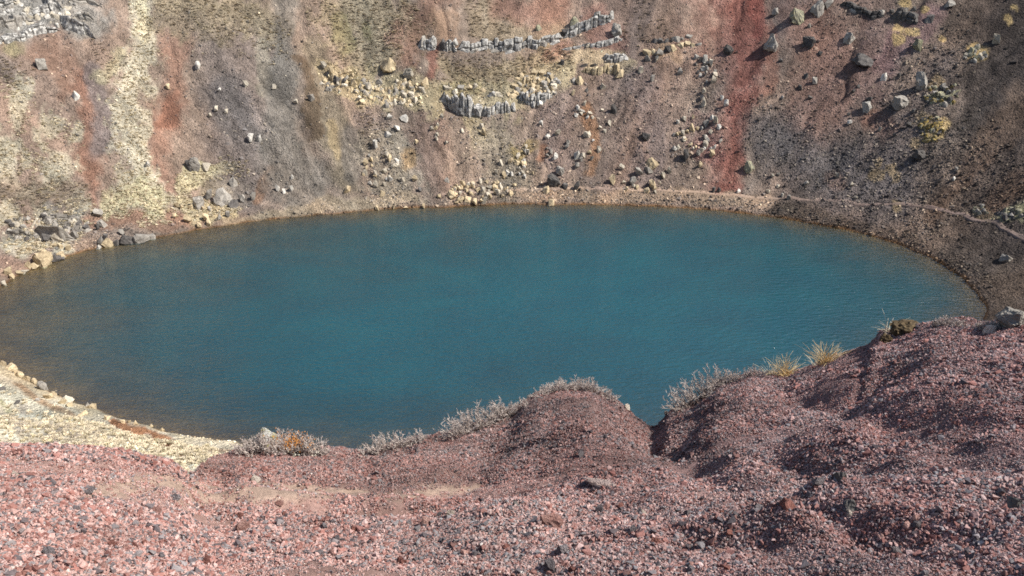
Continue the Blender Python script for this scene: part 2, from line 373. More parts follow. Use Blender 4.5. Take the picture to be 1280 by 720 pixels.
# wet, silty bed and a dark wet line at the water's edge
bed = lin((128,98,70))*(1+0.5*fbm(CV[..., 0]/3, CV[..., 1]/3, 4, 66))[..., None]
wb = ss(0.5, -0.1, DD+0.25*fbm(CV[..., 0]/1.5, CV[..., 1]/1.5, 3, 14))[..., None]
colr = colr*(1-wb)+bed*0.8*wb
colr = np.clip(colr, 0.012, 0.75)

def grid_faces(nr, nc, wrap=False):
    idx = np.arange(nr*nc).reshape(nr, nc)
    a = idx[:-1, :-1]; b = idx[:-1, 1:]; c = idx[1:, 1:]; d = idx[1:, :-1]
    return np.stack([a, b, c, d], -1).reshape(-1, 4)
me = mesh_np('crater_slope', CV.reshape(-1, 3), grid_faces(NR, NPHI), M_CRATER, colr.reshape(-1, 3), True)
o = link(bpy.data.objects.new('crater_slope', me))
tag(o, 'stony crater slope of brown, red and grey scree around the lake', 'slope', kind='structure')

# ------------------------------------------------------------------ lake
def water_material():
    t = NT('lake_water'); geo = t.n('ShaderNodeNewGeometry').outputs['Position']
    dep = t.n('ShaderNodeAttribute', attribute_name='depth').outputs['Fac']
    mp = t.n('ShaderNodeMapping'); t.l(geo, mp.inputs[0]); mp.inputs['Rotation'].default_value = (0, 0, math.radians(-24)); mp.inputs['Scale'].default_value = (0.55, 1.5, 1)
    n1 = t.noise(1.15, 3, 0.6, mp.outputs[0]); n2 = t.noise(0.12, 3, 0.5, geo); n3 = t.noise(3.2, 2, 0.5, mp.outputs[0])
    m1 = t.n('ShaderNodeMath', operation='MULTIPLY_ADD'); t.l(n3.outputs[0], m1.inputs[0]); m1.inputs[1].default_value = 0.35; t.l(n1.outputs[0], m1.inputs[2])
    bp = t.n('ShaderNodeBump'); bp.inputs['Distance'].default_value = 0.30; bp.inputs['Strength'].default_value = 0.8
    t.l(m1.outputs[0], bp.inputs['Height'])
    # turbid body: the deeper, the less of the bed is seen through it
    tint = t.ramp(n2.outputs[0], [(0.3, (0.001, 0.066, 0.086)), (0.7, (0.002, 0.080, 0.098))])
    body = t.n('ShaderNodeBsdfDiffuse'); t.l(tint.outputs[0], body.inputs[0]); t.l(bp.outputs[0], body.inputs['Normal'])
    tr = t.n('ShaderNodeBsdfTransparent'); tr.inputs[0].default_value = (0.80, 0.90, 0.86, 1)
    mu = t.n('ShaderNodeMath', operation='MULTIPLY'); t.l(dep, mu.inputs[0]); mu.inputs[1].default_value = -0.30
    ex = t.n('ShaderNodeMath', operation='EXPONENT'); t.l(mu.outputs[0], ex.inputs[0])
    mx = t.n('ShaderNodeMixShader'); t.l(ex.outputs[0], mx.inputs[0]); t.l(body.outputs[0], mx.inputs[1]); t.l(tr.outputs[0], mx.inputs[2])
    gl = t.n('ShaderNodeBsdfGlossy'); gl.inputs['Roughness'].default_value = 0.10; t.l(bp.outputs[0], gl.inputs['Normal'])
    fr = t.n('ShaderNodeFresnel'); fr.inputs[0].default_value = 1.30
    m2 = t.n('ShaderNodeMixShader'); fm = t.n('ShaderNodeMath', operation='MULTIPLY'); t.l(fr.outputs[0], fm.inputs[0]); fm.inputs[1].default_value = 0.27; t.l(fm.outputs[0], m2.inputs[0]); t.l(mx.outputs[0], m2.inputs[1]); t.l(gl.outputs[0], m2.inputs[2])
    t.l(m2.outputs[0], t.out.inputs[0]); return t.m
wp = np.linspace(-math.pi, math.pi, 361)[:-1]; wd = np.r_[-600, -160, -90, -60, -40, -28, -20, -16, -13, -10.5, -8.5, -7, -5.5, -4.5, -3.5, -2.8, -2.1, -1.5, -1, -0.6, -0.3, 0.0, 0.6, 1.4]
WP, WD = np.meshgrid(np.r_[wp, math.pi], wd)
q = crater_xyz(WP, inward(WP, WD), False); wdepth = np.maximum(-q[..., 2], 0.0)*np.clip(1+0.6*fbm(q[..., 0]/9, q[..., 1]/9, 3, 19), 0.3, 2); q[..., 2] = 0.04
me = mesh_np('crater_lake', q.reshape(-1, 3), grid_faces(len(wd), 361), water_material(), None, True)
at = me.attributes.new('depth', 'FLOAT', 'POINT'); at.data.foreach_set('value', wdepth.ravel().astype(np.float32))
tag(link(bpy.data.objects.new('crater_lake', me)), 'rippled teal-blue water of the oval crater lake', 'lake', kind='structure')

# ------------------------------------------------------------------ footpath along the foot of the slope
def footpath(ph0, ph1, off, width):
    n = 420; ph = np.linspace(ph0, ph1, n); base = off(ph)+0.35*fbm(ph*30, ph*0, 3, 55)
    rows = [crater_xyz(ph, base+k) for k in np.linspace(-width, width, 7)]
    V = np.stack(rows, 0)
    zc = V[3, :, 2].copy(); kk = np.ones(15)/15; zs = np.convolve(np.r_[[zc[0]]*7, zc, [zc[-1]]*7], kk, 'valid')
    V[..., 2] = np.maximum(V[..., 2]+0.03, zs[None]*0.6+V[..., 2]*0.4+0.03)
    V[0, :, 2] -= 0.25; V[-1, :, 2] -= 0.25
    px, py = project(V); c = np.clip(sample(canvas, px, py)*1.25/1.0*ALB*1.05, 0.1, 0.5); pw = ss(0.62, 0.35, ph)[None, :, None]; c = (0.7*c+0.3*lin((176,152,138))*0.6)*(1-0.6*pw)+lin((150,130,120))*0.75*0.6*pw
    return mesh_np('footpath', V.reshape(-1, 3), grid_faces(7, n), M_PATH, c.reshape(-1, 3), True)
me = footpath(math.radians(-14), math.radians(104), lambda p: 4.4+6.0*ss(0.75, 0.15, p)-1.0*ss(1.2, 1.6, p), 0.5)
tag(link(bpy.data.objects.new('footpath', me)), 'narrow trodden path running just above the waterline', 'path', kind='structure')

# ------------------------------------------------------------------ near rim of red scoria
SIL = [(-400,562),(-20,560),(60,560),(140,568),(200,580),(236,594),(262,578),(292,566),(330,562),(420,564),(455,566),(520,549),(560,545),(600,531),(640,511),(672,490),(702,481),(738,482),
       (768,497),(790,516),(812,533),(822,532),(840,512),(872,499),(900,476),(940,464),(985,465),(1015,455),(1052,441),(1088,428),(1100,413),(1132,404),(1180,400),(1230,406),(1290,402),(1700,395)]
RCX = [(-400,5.2),(0,5.4),(150,5.2),(228,5.0),(262,6.6),(330,7.0),(450,7.2),(560,7.6),(640,8.4),(705,9.2),(770,8.8),(815,8.2),(840,8.4),(900,9.0),(1000,8.6),(1100,8.4),(1280,8.0),(1700,8.0)]
sx = np.arange(-400, 1701, 4.0); sy = np.interp(sx, *zip(*SIL)); srr = ray(sx, sy)
s_az = np.arctan2(srr[:, 0], srr[:, 1]); s_T = -srr[:, 2]/np.hypot(srr[:, 0], srr[:, 1])
s_rc = np.interp(sx, *zip(*RCX)); kk = np.exp(-0.5*(np.arange(-8, 9)/3.0)**2); kk /= kk.sum()
s_rc = np.convolve(np.r_[[s_rc[0]]*8, s_rc, [s_rc[-1]]*8], kk, 'valid')
EYE = 1.6
def smooth1(a, sg):
    h = int(sg*3); kz = np.exp(-0.5*(np.arange(-h, h+1)/sg)**2); kz /= kz.sum()
    return np.convolve(np.r_[[a[0]]*h, a, [a[-1]]*h], kz, 'valid')
s_slope = smooth1(s_T-EYE/s_rc, 42.0)
s_lift = (-s_T*s_rc)-(-EYE-s_slope*s_rc)              # what the crest needs on top of the smooth slope
HUMPS = []   # (x, y, radius_x, radius_y, angle, height) small mounds and hollows, filled below from pixels
def rim_z(az, r, detail=True):
    T = np.interp(az, s_az, s_T); rc = np.interp(az, s_az, s_rc)
    s = np.interp(az, s_az, s_slope); lift = np.interp(az, s_az, s_lift)
    back = ss(0.95, 1.5, np.abs(az))
    u = r/rc
    z = -EYE-s*r*(1-back)+lift*ss(0.55, 1.0, u)*(1-back)
    over = np.maximum(r-rc, 0)
    z = z-(0.95*over*over/(over+0.5))*(1-back)
    z = z-0.4*back*np.maximum(r-16, 0)
    if detail:
        x = r*np.sin(az); y = r*np.cos(az)
        fade = 0.35+0.65*ss(1.0, 0.75, u)
        z = z+fbm(x/1.5+3, y/1.1, 3, 51)*0.13*fade*ss(0.8, 2, r)
        z = z+fbm(x/0.5, y/0.34, 3, 52)*0.07*fade
        z = z+fbm(x/0.15, y/0.12, 2, 53)*0.028
        for (hx, hy, ra, rb, an, hh) in HUMPS:
            dx = x-hx; dy = y-hy; ca = math.cos(an); sa = math.sin(an)
            z = z+hh*np.exp(-((dx*ca+dy*sa)/ra)**2-((-dx*sa+dy*ca)/rb)**2)
    return z+HC
def rim_xy_from_px(px, py):
    rr = ray(px, py); az = math.atan2(rr[0], rr[1]); T = -rr[2]/math.hypot(rr[0], rr[1])
    Tc = float(np.interp(az, s_az, s_T)); rc = float(np.interp(az, s_az, s_rc)); s = float(np.interp(az, s_az, s_slope))
    r = min(EYE/max(T-s, 0.05), rc*1.02); return r*math.sin(az), r*math.cos(az), az, r
def hump(px, py, ra, rb, an, h):
    x, y, _, _ = rim_xy_from_px(px, py); HUMPS.append((x, y, ra, rb, math.radians(an), h))
hump(330, 612, 1.5, 0.22, 10, 0.07); hump(420, 590, 1.2, 0.35, 8, -0.16); hump(600, 600, 1.0, 0.35, 0, -0.12)
hump(840, 525, 0.5, 0.5, 0, -0.22); hump(905, 490, 0.5, 0.35, 25, 0.10); hump(690, 520, 0.7, 0.6, 0, 0.10)
hump(1000, 612, 0.7, 0.12, 25, -0.12); hump(960, 640, 0.35, 0.10, 15, 0.05); hump(1080, 590, 0.5, 0.14, 20, 0.06)
hump(770, 603, 0.22, 0.12, -20, 0.07); hump(1130, 660, 0.9, 0.12, -25, -0.06); hump(1060, 650, 0.9, 0.12, -25, 0.05); hump(1180, 470, 1.2, 0.25, 12, 0.09); hump(1050, 500, 1.0, 0.25, 30, -0.10)
hump(1260, 620, 0.4, 0.2, -20, -0.08); hump(650, 575, 0.5, 0.18, 20, -0.06)
def crease(pts, w, h):
    Q = [rim_xy_from_px(*p)[:2] for p in pts]
    for (a, b) in zip(Q[:-1], Q[1:]):
        L = math.hypot(b[0]-a[0], b[1]-a[1]); m = max(2, int(L/(w*0.8)))
        for i in range(m):
            t = (i+0.5)/m; HUMPS.append((a[0]+(b[0]-a[0])*t, a[1]+(b[1]-a[1])*t, w*random.uniform(.95, 1.1), w*random.uniform(.95, 1.1), 0, h*random.uniform(.8, 1.1)*0.55))
crease([(828,538),(870,575),(930,608)], 0.22, -0.16); crease([(960,625),(1060,655),(1160,690),(1280,725)], 0.11, -0.06); crease([(940,640),(1040,672),(1140,708)], 0.12, 0.04)
crease([(1100,520),(1180,560),(1280,600)], 0.20, -0.10); crease([(960,560),(1060,592),(1120,585)], 0.16, -0.11); crease([(246,602),(340,618),(470,630),(560,622),(650,610)], 0.17, -0.16); crease([(640,520),(600,575),(560,600)], 0.25, -0.10)
crease([(1000,480),(1080,520),(1160,520)], 0.22, -0.10); crease([(1120,430),(1110,470),(1080,500)], 0.25, -0.12); crease([(720,520),(740,570),(720,600)], 0.25, 0.08)
a_dense = np.linspace(-1.1, 1.1, 1000)
a_all = np.r_[np.linspace(-math.pi, -1.13, 44), a_dense, np.linspace(1.13, math.pi, 44)]
u_all = np.r_[0.003, 0.06, 0.11, 0.15, np.linspace(0.17, 1.06, 330), np.linspace(1.07, 1.5, 40), np.linspace(1.55, 3.4, 30)]
AZ, UU = np.meshgrid(a_all, u_all); RC = np.interp(AZ, s_az, s_rc); RG = UU*RC
FV = np.stack([RG*np.sin(AZ), RG*np.cos(AZ), rim_z(AZ, RG)], -1); FPX, FPY = project(FV)
# soil tone of the rim: pinker and dustier to one side, purple-grey to the other, with fine tan soil lying in the hollows
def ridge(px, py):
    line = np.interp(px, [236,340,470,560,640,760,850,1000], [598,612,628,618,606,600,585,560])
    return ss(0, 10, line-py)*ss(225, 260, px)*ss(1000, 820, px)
def rim_tone(px, py, x, y):
    t = ss(250, 1150, px+60*fbm(x/1.0, y/1.0, 3, 61))
    c = lin((186,152,140))*(1-t)[..., None]+lin((140,116,116))*t[..., None]
    c = c*(1-0.25*ridge(px, py))[..., None]  # ridge soil colour lowered, standing in for shade on its near face
    def pm(pts, w):
        best = np.full(np.shape(px), 9.0)
        for (a, b) in zip(pts[:-1], pts[1:]):
            dx, dy = b[0]-a[0], b[1]-a[1]; tt = np.clip(((px-a[0])*dx+(py-a[1])*dy)/(dx*dx+dy*dy), 0, 1)
            best = np.minimum(best, np.hypot(px-a[0]-tt*dx, py-a[1]-tt*dy)/w)
        return ss(1.2, 0.3, best+0.6*fbm(x/0.35, y/0.35, 3, 62))
    tan_ = np.maximum.reduce([pm([(110,615),(190,605),(270,612),(370,612)], 17), pm([(370,612),(470,620),(600,610)], 10), pm([(230,628),(310,622)], 16), 0.8*pm([(100,625),(140,622)], 10)])
    return c, tan_
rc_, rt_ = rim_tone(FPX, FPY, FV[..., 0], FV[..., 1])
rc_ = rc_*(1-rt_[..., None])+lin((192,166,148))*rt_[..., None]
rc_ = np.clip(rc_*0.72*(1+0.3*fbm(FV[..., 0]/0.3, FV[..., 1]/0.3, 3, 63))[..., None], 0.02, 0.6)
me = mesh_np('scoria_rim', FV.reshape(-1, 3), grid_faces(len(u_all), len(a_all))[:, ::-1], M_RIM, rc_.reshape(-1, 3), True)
tag(link(bpy.data.objects.new('scoria_rim', me)), 'loose red scoria slope of the near crater rim', 'slope', kind='structure')

# ------------------------------------------------------------------ point lookups
fl = (DD > 0.0) & (DD < 75) & (CPX > -80) & (CPX < 1360) & (CPY > -60) & (CPY < 620)
def make_lookup(V, px, py, sel):
    P = V[sel]; qx = px[sel]; qy = py[sel]
    cell = {}
    ii = np.floor(qx/16).astype(int); jj = np.floor(qy/16).astype(int)
    order = np.lexsort((jj, ii)); ii = ii[order]; jj = jj[order]
    br = np.flatnonzero(np.r_[True, (np.diff(ii) != 0) | (np.diff(jj) != 0)]); br = np.r_[br, len(ii)]
    for a, b in zip(br[:-1], br[1:]): cell[(ii[a], jj[a])] = order[a:b]
    def f(x, y):
        i, j = int(x//16), int(y//16)
        c = [cell[(i+a, j+b)] for a in (-1, 0, 1) for b in (-1, 0, 1) if (i+a, j+b) in cell]
        if not c: return None
        c = np.concatenate(c); d = np.hypot(qx[c]-x, qy[c]-y)
        near = c[d < max(d.min()+0.5, 2.0)]
        m = near[np.argmin(np.linalg.norm(P[near]-np.array([0, 0, HC]), axis=1))]
        return P[m]
    return f
hit_far = make_lookup(CV, CPX, CPY, fl & (np.sin(PHI) > -0.15))
hit_near = make_lookup(CV, CPX, CPY, fl & (np.sin(PHI) <= 0.0))
hit_rim = make_lookup(FV, FPX, FPY, (UU > 0.15) & (UU < 1.03) & (np.abs(AZ) < 0.78))

# ------------------------------------------------------------------ stone shapes
def hull_rock(seed, n=16, flat=1.0, sub=1, rough_=0.05):
    r = random.Random(seed); bm = bmesh.new()
    for _ in range(n):
        v = Vector((r.gauss(0, 1), r.gauss(0, 1), r.gauss(0, 1))).normalized()
        kx = 0.5*(0.86+0.28*r.random())
        m = max(abs(v.x), abs(v.y), abs(v.z)); v = v*(0.55+0.45*(1/m if r.random() < 0.7 else 1))   # towards a blocky shape
        bm.verts.new((v.x*kx, v.y*kx, v.z*kx*flat))
    ch = bmesh.ops.convex_hull(bm, input=bm.verts)
    bmesh.ops.delete(bm, geom=[v for v in bm.verts if not v.link_faces], context='VERTS')
    if sub:
        bmesh.ops.subdivide_edges(bm, edges=bm.edges[:], cuts=sub, use_grid_fill=True)
        for v in bm.verts:
            nz = mnoise.noise_vector(v.co*4.5+Vector((seed*3.1, 0, 0)))
            v.co += nz*rough_+mnoise.noise_vector(v.co*13+Vector((0, seed*1.7, 0)))*rough_*0.45
    mx = max(max(abs(c) for c in v.co) for v in bm.verts)
    xs = [v.co.x for v in bm.verts]; ys = [v.co.y for v in bm.verts]; zs = [v.co.z for v in bm.verts]
    for v in bm.verts:
        v.co = Vector(((v.co.x-(max(xs)+min(xs))/2)/(max(xs)-min(xs)), (v.co.y-(max(ys)+min(ys))/2)/(max(ys)-min(ys)), (v.co.z-min(zs))/(max(zs)-min(zs))))
    bmesh.ops.triangulate(bm, faces=bm.faces[:])
    return bm
def bm_mesh(bm, name, mat):
    me = bpy.data.meshes.new(name); bm.to_mesh(me); bm.free()
    if mat: me.materials.append(mat)
    return me
_cache = {}
def rock_mesh(kind, var, big):
    key = (kind, var, big)
    if key not in _cache:
        _cache[key] = bm_mesh(hull_rock(100+var+(50 if big else 0), 20 if big else 13, 1, 3 if big else 1, 0.085 if big else 0.06), 'rock', SM[kind])
    return _cache[key]
def block_mesh(kind, var):
    key = ('b', kind, var)
    if key not in _cache:
        bm = hull_rock(900+var, 15, 1, 1, 0.08)
        _cache[key] = bm_mesh(bm, 'block', SM[kind])
    return _cache[key]

ADJ = {'grey':'grey','dark':'dark grey','pale':'pale grey','white':'whitish','tan':'tan','mustard':'mustard lichened','green':'greenish lichened','ledge':'lichen-mottled grey'}
def where(px, py):
    if py > 430: return 'at the water edge of the grassy near slope'
    if px < 130 and py > 250: return 'in the rocky bank beside the brown shallows'
    if px < 335 and py > 190: return 'on the straw-coloured bank below the pale grass strip'
    if px < 340: return 'on the reddish slope beside the pale grass strip'
    if px < 460 and py > 140: return 'on the bare grey-brown gully slope'
    if py < 140 and px < 550: return 'in the tan rubble beside the fresh red gully'
    if px < 660 and py >= 215:
        if py < 232: return 'along the upper edge of the tan rockfall heap'
        if py > 246: return 'at the wet foot of the tan rockfall heap'
        return 'in the middle of the tan rockfall heap' if px > 560 else 'just beside the tan rockfall heap'
    if px < 530 and py >= 140: return 'in the stone train under the tan rubble outcrop'
    if px < 600 and py >= 140: return 'on the reddish fan below the columnar outcrop'
    if px < 720 and py >= 185: return 'on the stony slope just above the rockfall heap'
    if px < 720 and py >= 140: return 'on the stony slope below the columnar outcrop'
    if px < 720: return 'around the columnar outcrop below the long ledge'
    if px < 850 and py >= 150: return 'above the shore footpath between rockfall and red streak'
    if px < 850: return 'around the broken upper ledges'
    if px < 955 and py < 110: return 'beside the dark boulder on the red streak'
    if px < 955 and py < 150: return 'in the short train of stones beside the red streak'
    if px < 955: return 'at the foot of the stone train beside the red streak'
    if px < 1060 and py < 100: return 'on the brown slope above the dark scree'
    if py < 260: return 'on the dark grey scree'
    return 'beside the path on the dark bank'
used_labels = {}
def place_rock(px, py, w, h, kind, hit=hit_far, label=None, name=None, sink=0.28, yaw=None, zone=None):
    p = hit(px, py+h*0.30)
    if p is None: return None
    dist = np.linalg.norm(p-np.array([0, 0, HC])); mpp = dist/F
    big = w >= 12
    o = bpy.data.objects.new(name or ('boulder' if w >= 9 else 'stone'), rock_mesh(kind, random.randrange(9 if not big else 12), big))
    wm, hm = w*mpp, h*mpp
    o.scale = (wm, wm*random.uniform(0.7, 0.95), hm/(1-sink)*1.02)
    o.rotation_euler = (random.uniform(-.15, .15), random.uniform(-.15, .15), random.uniform(0, 6.28) if yaw is None else yaw)
    rad = np.array([p[0]-CX, p[1]-CY]); rad /= np.linalg.norm(rad)+1e-9
    o.location = (p[0], p[1], p[2]-hm*(sink/(1-sink)))
    link(o)
    if not label:
        size = 'large' if w >= 15 else 'medium-sized' if w >= 9 else 'small' if w >= 5.5 else 'tiny'
        shape = 'flat' if h/w < 0.66 else 'upright' if h/w > 0.96 else 'blocky'
        noun = 'boulder' if w >= 9 else 'stone'; z = zone or where(px, py)
        if zone: noun = 'scoria lump'; size = 'larger' if w >= 11 else 'smaller'
        what = f"{size} {shape} {ADJ.get(kind, kind)} {noun}"
        tag(o, f"{what} {z}", noun if not zone else 'stone', f"{what}s {z}")
    else: tag(o, label, 'boulder' if w >= 9 else 'stone')
    return o

# ------------------------------------------------------------------ basalt ledges and outcrops: every block a part
CAMP = np.array([0, 0, HC])
def rock_face(root, base, pts, hs, kind, cw, hit, stacked=2, seed=0, amp=0.45):
    """fractured bedrock face growing out of the slope along a line of bottom-edge pixels"""
    r = random.Random(seed*7+3); xs = [p[0] for p in pts]; ys = [p[1] for p in pts]
    n = max(8, int((xs[-1]-xs[0])*1.3)); X = np.linspace(xs[0], xs[-1], n); Y = np.interp(X, xs, ys)+fbm(X/10, X*0, 3, seed+1)*min(4.0, max(hs)*0.3); Hh = np.interp(X, xs, hs)
    P = np.array([hit(x, y) for x, y in zip(X, Y)]); w = min(9, n//2*2-1); kz = np.ones(w)/w
    P = np.stack([np.convolve(np.r_[[P[0, k]]*(w//2), P[:, k], [P[-1, k]]*(w//2)], kz, 'valid') for k in range(3)], -1)
    mpp = np.linalg.norm(P-CAMP, axis=1)/F; hm = Hh*mpp
    rad = P[:, :2]-np.array([CX, CY]); rad /= np.linalg.norm(rad, axis=1)[:, None]
    arc = np.r_[0, np.cumsum(np.linalg.norm(np.diff(P, axis=0), axis=1))]
    edges = [0.0]
    while edges[-1] < arc[-1]+cw: edges.append(edges[-1]+cw*r.uniform(0.5, 1.6))
    edges = np.array(edges); ci = np.searchsorted(edges, arc, 'right')-1
    de = np.minimum(arc-edges[ci], edges[np.minimum(ci+1, len(edges)-1)]-arc)
    colh = np.array([r.uniform(0.62, 1.12) for _ in edges])[ci]; ends = np.clip(np.minimum(arc, arc[-1]-arc)/1.2, 0.25, 1)
    hm = hm*colh*ends; rows = []
    tf = np.linspace(-0.35, 1.0, 11); tb = np.linspace(0.2, 1.0, 5)
    for k, t in enumerate(tf):
        sp = np.array([[r.uniform(0.25, 0.75) for _ in range(3)] for _ in edges])[ci] if k == 0 else sp
        lv = (t > sp[:, 0]).astype(int)+((t > sp[:, 0]*0.5+0.55).astype(int) if stacked > 2 else 0)
        if stacked == 1: lv = lv*0
        cell = h2(ci.astype(float), lv.astype(float), seed+5)
        dl = np.abs(t-sp[:, 0])*hm if stacked > 1 else np.full(n, 9.0)
        crack = np.clip(1-de/0.22, 0, 1)*0.45+np.clip(1-dl/0.16, 0, 1)*0.22
        off = (cell-0.35)*amp-crack+0.12*fbm(arc/0.5, np.full(n, t*4.0), 3, seed)+0.05-0.25*max(t, 0)**3
        rows.append(np.c_[P[:, :2]-rad*off[:, None], P[:, 2]+t*hm-(0.4 if k == 0 else 0)])
    for t in tb:
        bk = t*(hm/0.62+0.5); z = P[:, 2]+hm*(1-0.10*t)+0.10*fbm(arc/0.6, np.full(n, t*5), 2, seed+9)-np.clip(1-de/0.22, 0, 1)*0.15-(0.6 if t == 1 else 0)
        rows.append(np.c_[P[:, :2]+rad*(bk-0.1)[:, None], z])
    V = np.stack(rows)-base
    o = link(bpy.data.objects.new('rock_face', mesh_np('rock_face', V.reshape(-1, 3), grid_faces(len(rows), n), SM[kind], None, False)), root)
def ledge(name, label, cat, blocks, kinds, hit=hit_far, depth=1.2, part='block', faces=()):
    pts = []
    for b in blocks:
        p = hit(b[0], b[1])
        if p is not None: pts.append((p, b))
    root = bpy.data.objects.new(name, None); root.empty_display_size = 1; link(root)
    base = np.array(pts[len(pts)//2][0]); root.location = base
    for i, (fp, fh, kd, cw, st) in enumerate(faces): rock_face(root, base, fp, fh, kd, cw, hit, st, int(fp[0][0])+i)
    for (p, b) in pts:
        mpp = np.linalg.norm(p-CAMP)/F; wm, hm = b[2]*mpp, b[3]*mpp
        kind = b[4] if len(b) > 4 else random.choice(kinds)
        rad = np.array([p[0]-CX, p[1]-CY]); rad /= np.linalg.norm(rad)
        dm = max(depth*hm, 0.8*wm)
        c = bpy.data.objects.new(part, block_mesh(kind, random.randrange(14)))
        c.scale = (wm*1.2, dm, hm*0.95+0.6)
        c.rotation_euler = (random.uniform(-.16, .16), random.uniform(-.16, .16), math.atan2(rad[1], rad[0])-math.pi/2+random.uniform(-.45, .45))
        c.location = (p[0]+rad[0]*dm*0.34-base[0], p[1]+rad[1]*dm*0.34-base[1], p[2]-0.6-base[2])
        link(c, root)
    tag(root, label, cat)
    return root
def run(pts, hs, step=9, jit=1.5, ks=None):
    """blocks along a poly-line of bottom-edge pixels"""
    out = []; xs = [p[0] for p in pts]; ys = [p[1] for p in pts]; x = xs[0]
    while x < xs[-1]:
        w = step*random.uniform(0.7, 1.35); xc = x+w/2
        h = float(np.interp(xc, xs, hs))*random.uniform(0.8, 1.15)
        out.append((xc, float(np.interp(xc, xs, ys))+random.uniform(-jit, jit), w, h)+((random.choice(ks),) if ks else ()))
        x += w
    return out
def heap(cx, cy, rx, ry, n, w0, w1, asp=0.8, ks=None, fine=False):
    out = []
    if fine: n = int(n*1.7); w0 *= 0.62; w1 *= 0.8
    for _ in range(n):
        a = random.uniform(0, 6.28); r = math.sqrt(random.random()); w = random.uniform(w0, w1)
        out.append((cx+rx*r*math.cos(a), cy+ry*r*math.sin(a), w, w*asp*random.uniform(0.7, 1.3))+((random.choice(ks),) if ks else ()))
    return out
ledge('basalt_ledge', 'long curved grey ledge mottled with white lichen, above the columnar outcrop', 'ledge',
      [(530, 60, 12, 15, 'grey'), (540, 58, 10, 14, 'ledge'), (556, 60, 7, 13, 'dark'), (567, 61, 8, 13, 'ledge')] + run([(585,63),(640,64),(690,54)], [4,4,4], 16, 2, ['ledge','grey','tan']), ['ledge'],
      faces=[([(524,61),(536,62),(547,61)], [10,19,15], 'ledge', 2.0, 2), ([(552,61),(562,62),(573,61)], [14,17,15], 'ledge', 1.6, 2), ([(572,61),(610,62),(640,63),(660,60),(680,54),(704,47)], [12,13,15,12,11,10], 'ledge', 1.8, 2)])
ledge('basalt_ledge', 'blocky lichen-topped end of the ledge, under the red soil', 'ledge',
      [(708, 44, 8, 9, 'dark'), (718, 32, 9, 12, 'green'), (731, 35, 9, 8, 'grey'), (745, 26, 9, 9, 'green'), (673, 37, 7, 7, 'green'), (757, 27, 8, 8, 'ledge')], ['ledge'],
      faces=[([(702,46),(720,40),(745,34),(768,24)], [8,13,15,9], 'ledge', 1.5, 2)])
ledge('basalt_ledge', 'thin second ledge with a dark undercut below the lichen-topped blocks', 'ledge',
      [(712, 61, 5, 4, 'grey'), (735, 57, 6, 4, 'pale'), (760, 54, 8, 6, 'grey'), (772, 51, 7, 7, 'ledge')], ['grey'], faces=[([(700,62),(730,58),(752,56),(778,50)], [3,4,8,8], 'ledge', 1.6, 1)])
ledge('columnar_outcrop', 'outcrop of upright basalt columns with pale faces', 'outcrop',
      run([(554,128),(568,138),(585,145),(604,142),(640,137)], [9,14,17,10,9], 9, 1.5, ['ledge','grey','pale','tan']) + run([(556,116),(590,112),(636,118)], [6,7,6], 9, 4, ['grey','pale','tan','ledge']), ['ledge'], part='column',
      faces=[([(551,126),(568,140),(585,146),(598,142)], [12,22,26,14], 'ledge', 0.8, 1), ([(598,143),(622,143),(642,138)], [13,13,11], 'ledge', 0.8, 1)])
ledge('rock_outcrop', 'weathered grey and tan outcrop between columns and broken blocks', 'outcrop',
      heap(670, 108, 30, 18, 46, 5, 9, 1.0, ['ledge','tan','pale','grey','tan'], True) + [(667, 133, 6, 9, 'ledge'), (674, 134, 6, 10, 'white')], ['tan'],
      faces=[([(646,120),(668,134),(690,118)], [9,16,8], 'ledge', 1.0, 2), ([(650,104),(680,102)], [8,7], 'tan', 1.0, 2)])
ledge('rock_outcrop', 'row of tan and dark blocks beneath the thin second ledge', 'outcrop',
      [(743, 90, 7, 8, 'tan'), (763, 90, 7, 9, 'grey'), (772, 97, 8, 12, 'tan'), (724, 104, 9, 10, 'tan'), (716, 103, 6, 7, 'grey'), (757, 73, 8, 7, 'grey'), (768, 75, 9, 9, 'ledge'), (780, 73, 8, 6, 'ledge'), (730, 82, 9, 4, 'dark'), (742, 82, 9, 4, 'dark')], ['tan'],
      faces=[([(724,88),(740,91),(766,91),(778,96)], [8,11,11,12], 'tan', 1.3, 1), ([(752,75),(768,76),(786,73)], [6,9,5], 'ledge', 1.3, 2)])
ledge('rock_outcrop', 'low broken row of dark stones beside the red scree streak', 'outcrop',
      run([(812,52),(835,52),(861,48)], [5,6,5], 7, 1, ['dark','grey']) + run([(802,68),(825,68),(850,58),(872,55)], [6,10,6,4], 8, 1.5, ['dark','grey','tan']), ['dark'])
ledge('rock_outcrop', 'tan rubble outcrop below the two resting boulders', 'outcrop',
      heap(430, 102, 32, 14, 26, 5, 9, 0.8, ['tan','pale','grey','tan'], True) + heap(490, 118, 46, 16, 64, 4.5, 8.5, 0.9, ['tan','tan','pale','grey'], True), ['tan'])
ledge('rock_outcrop', 'pale grey cracked rock face above the rust-coloured soil', 'outcrop',
      heap(48, 18, 56, 22, 50, 5, 9, 0.8, ['white','grey','pale','ledge'], True), ['white'],
      faces=[([(-20,56),(30,49),(60,40),(78,37)], [6,8,13,6], 'ledge', 2.1, 3), ([(-20,36),(20,32),(46,24)], [8,13,5], 'grey', 1.5, 3), ([(80,35),(98,41),(122,47)], [12,17,7], 'ledge', 1.9, 3), ([(38,20),(66,10),(84,12)], [6,12,5], 'ledge', 2.0, 3), ([(92,20),(122,28)], [8,6], 'grey', 1.4, 3), ([(-20,12),(28,4)], [12,6], 'ledge', 1.7, 3), ([(84,0),(128,8)], [8,8], 'grey', 1.8, 3)])
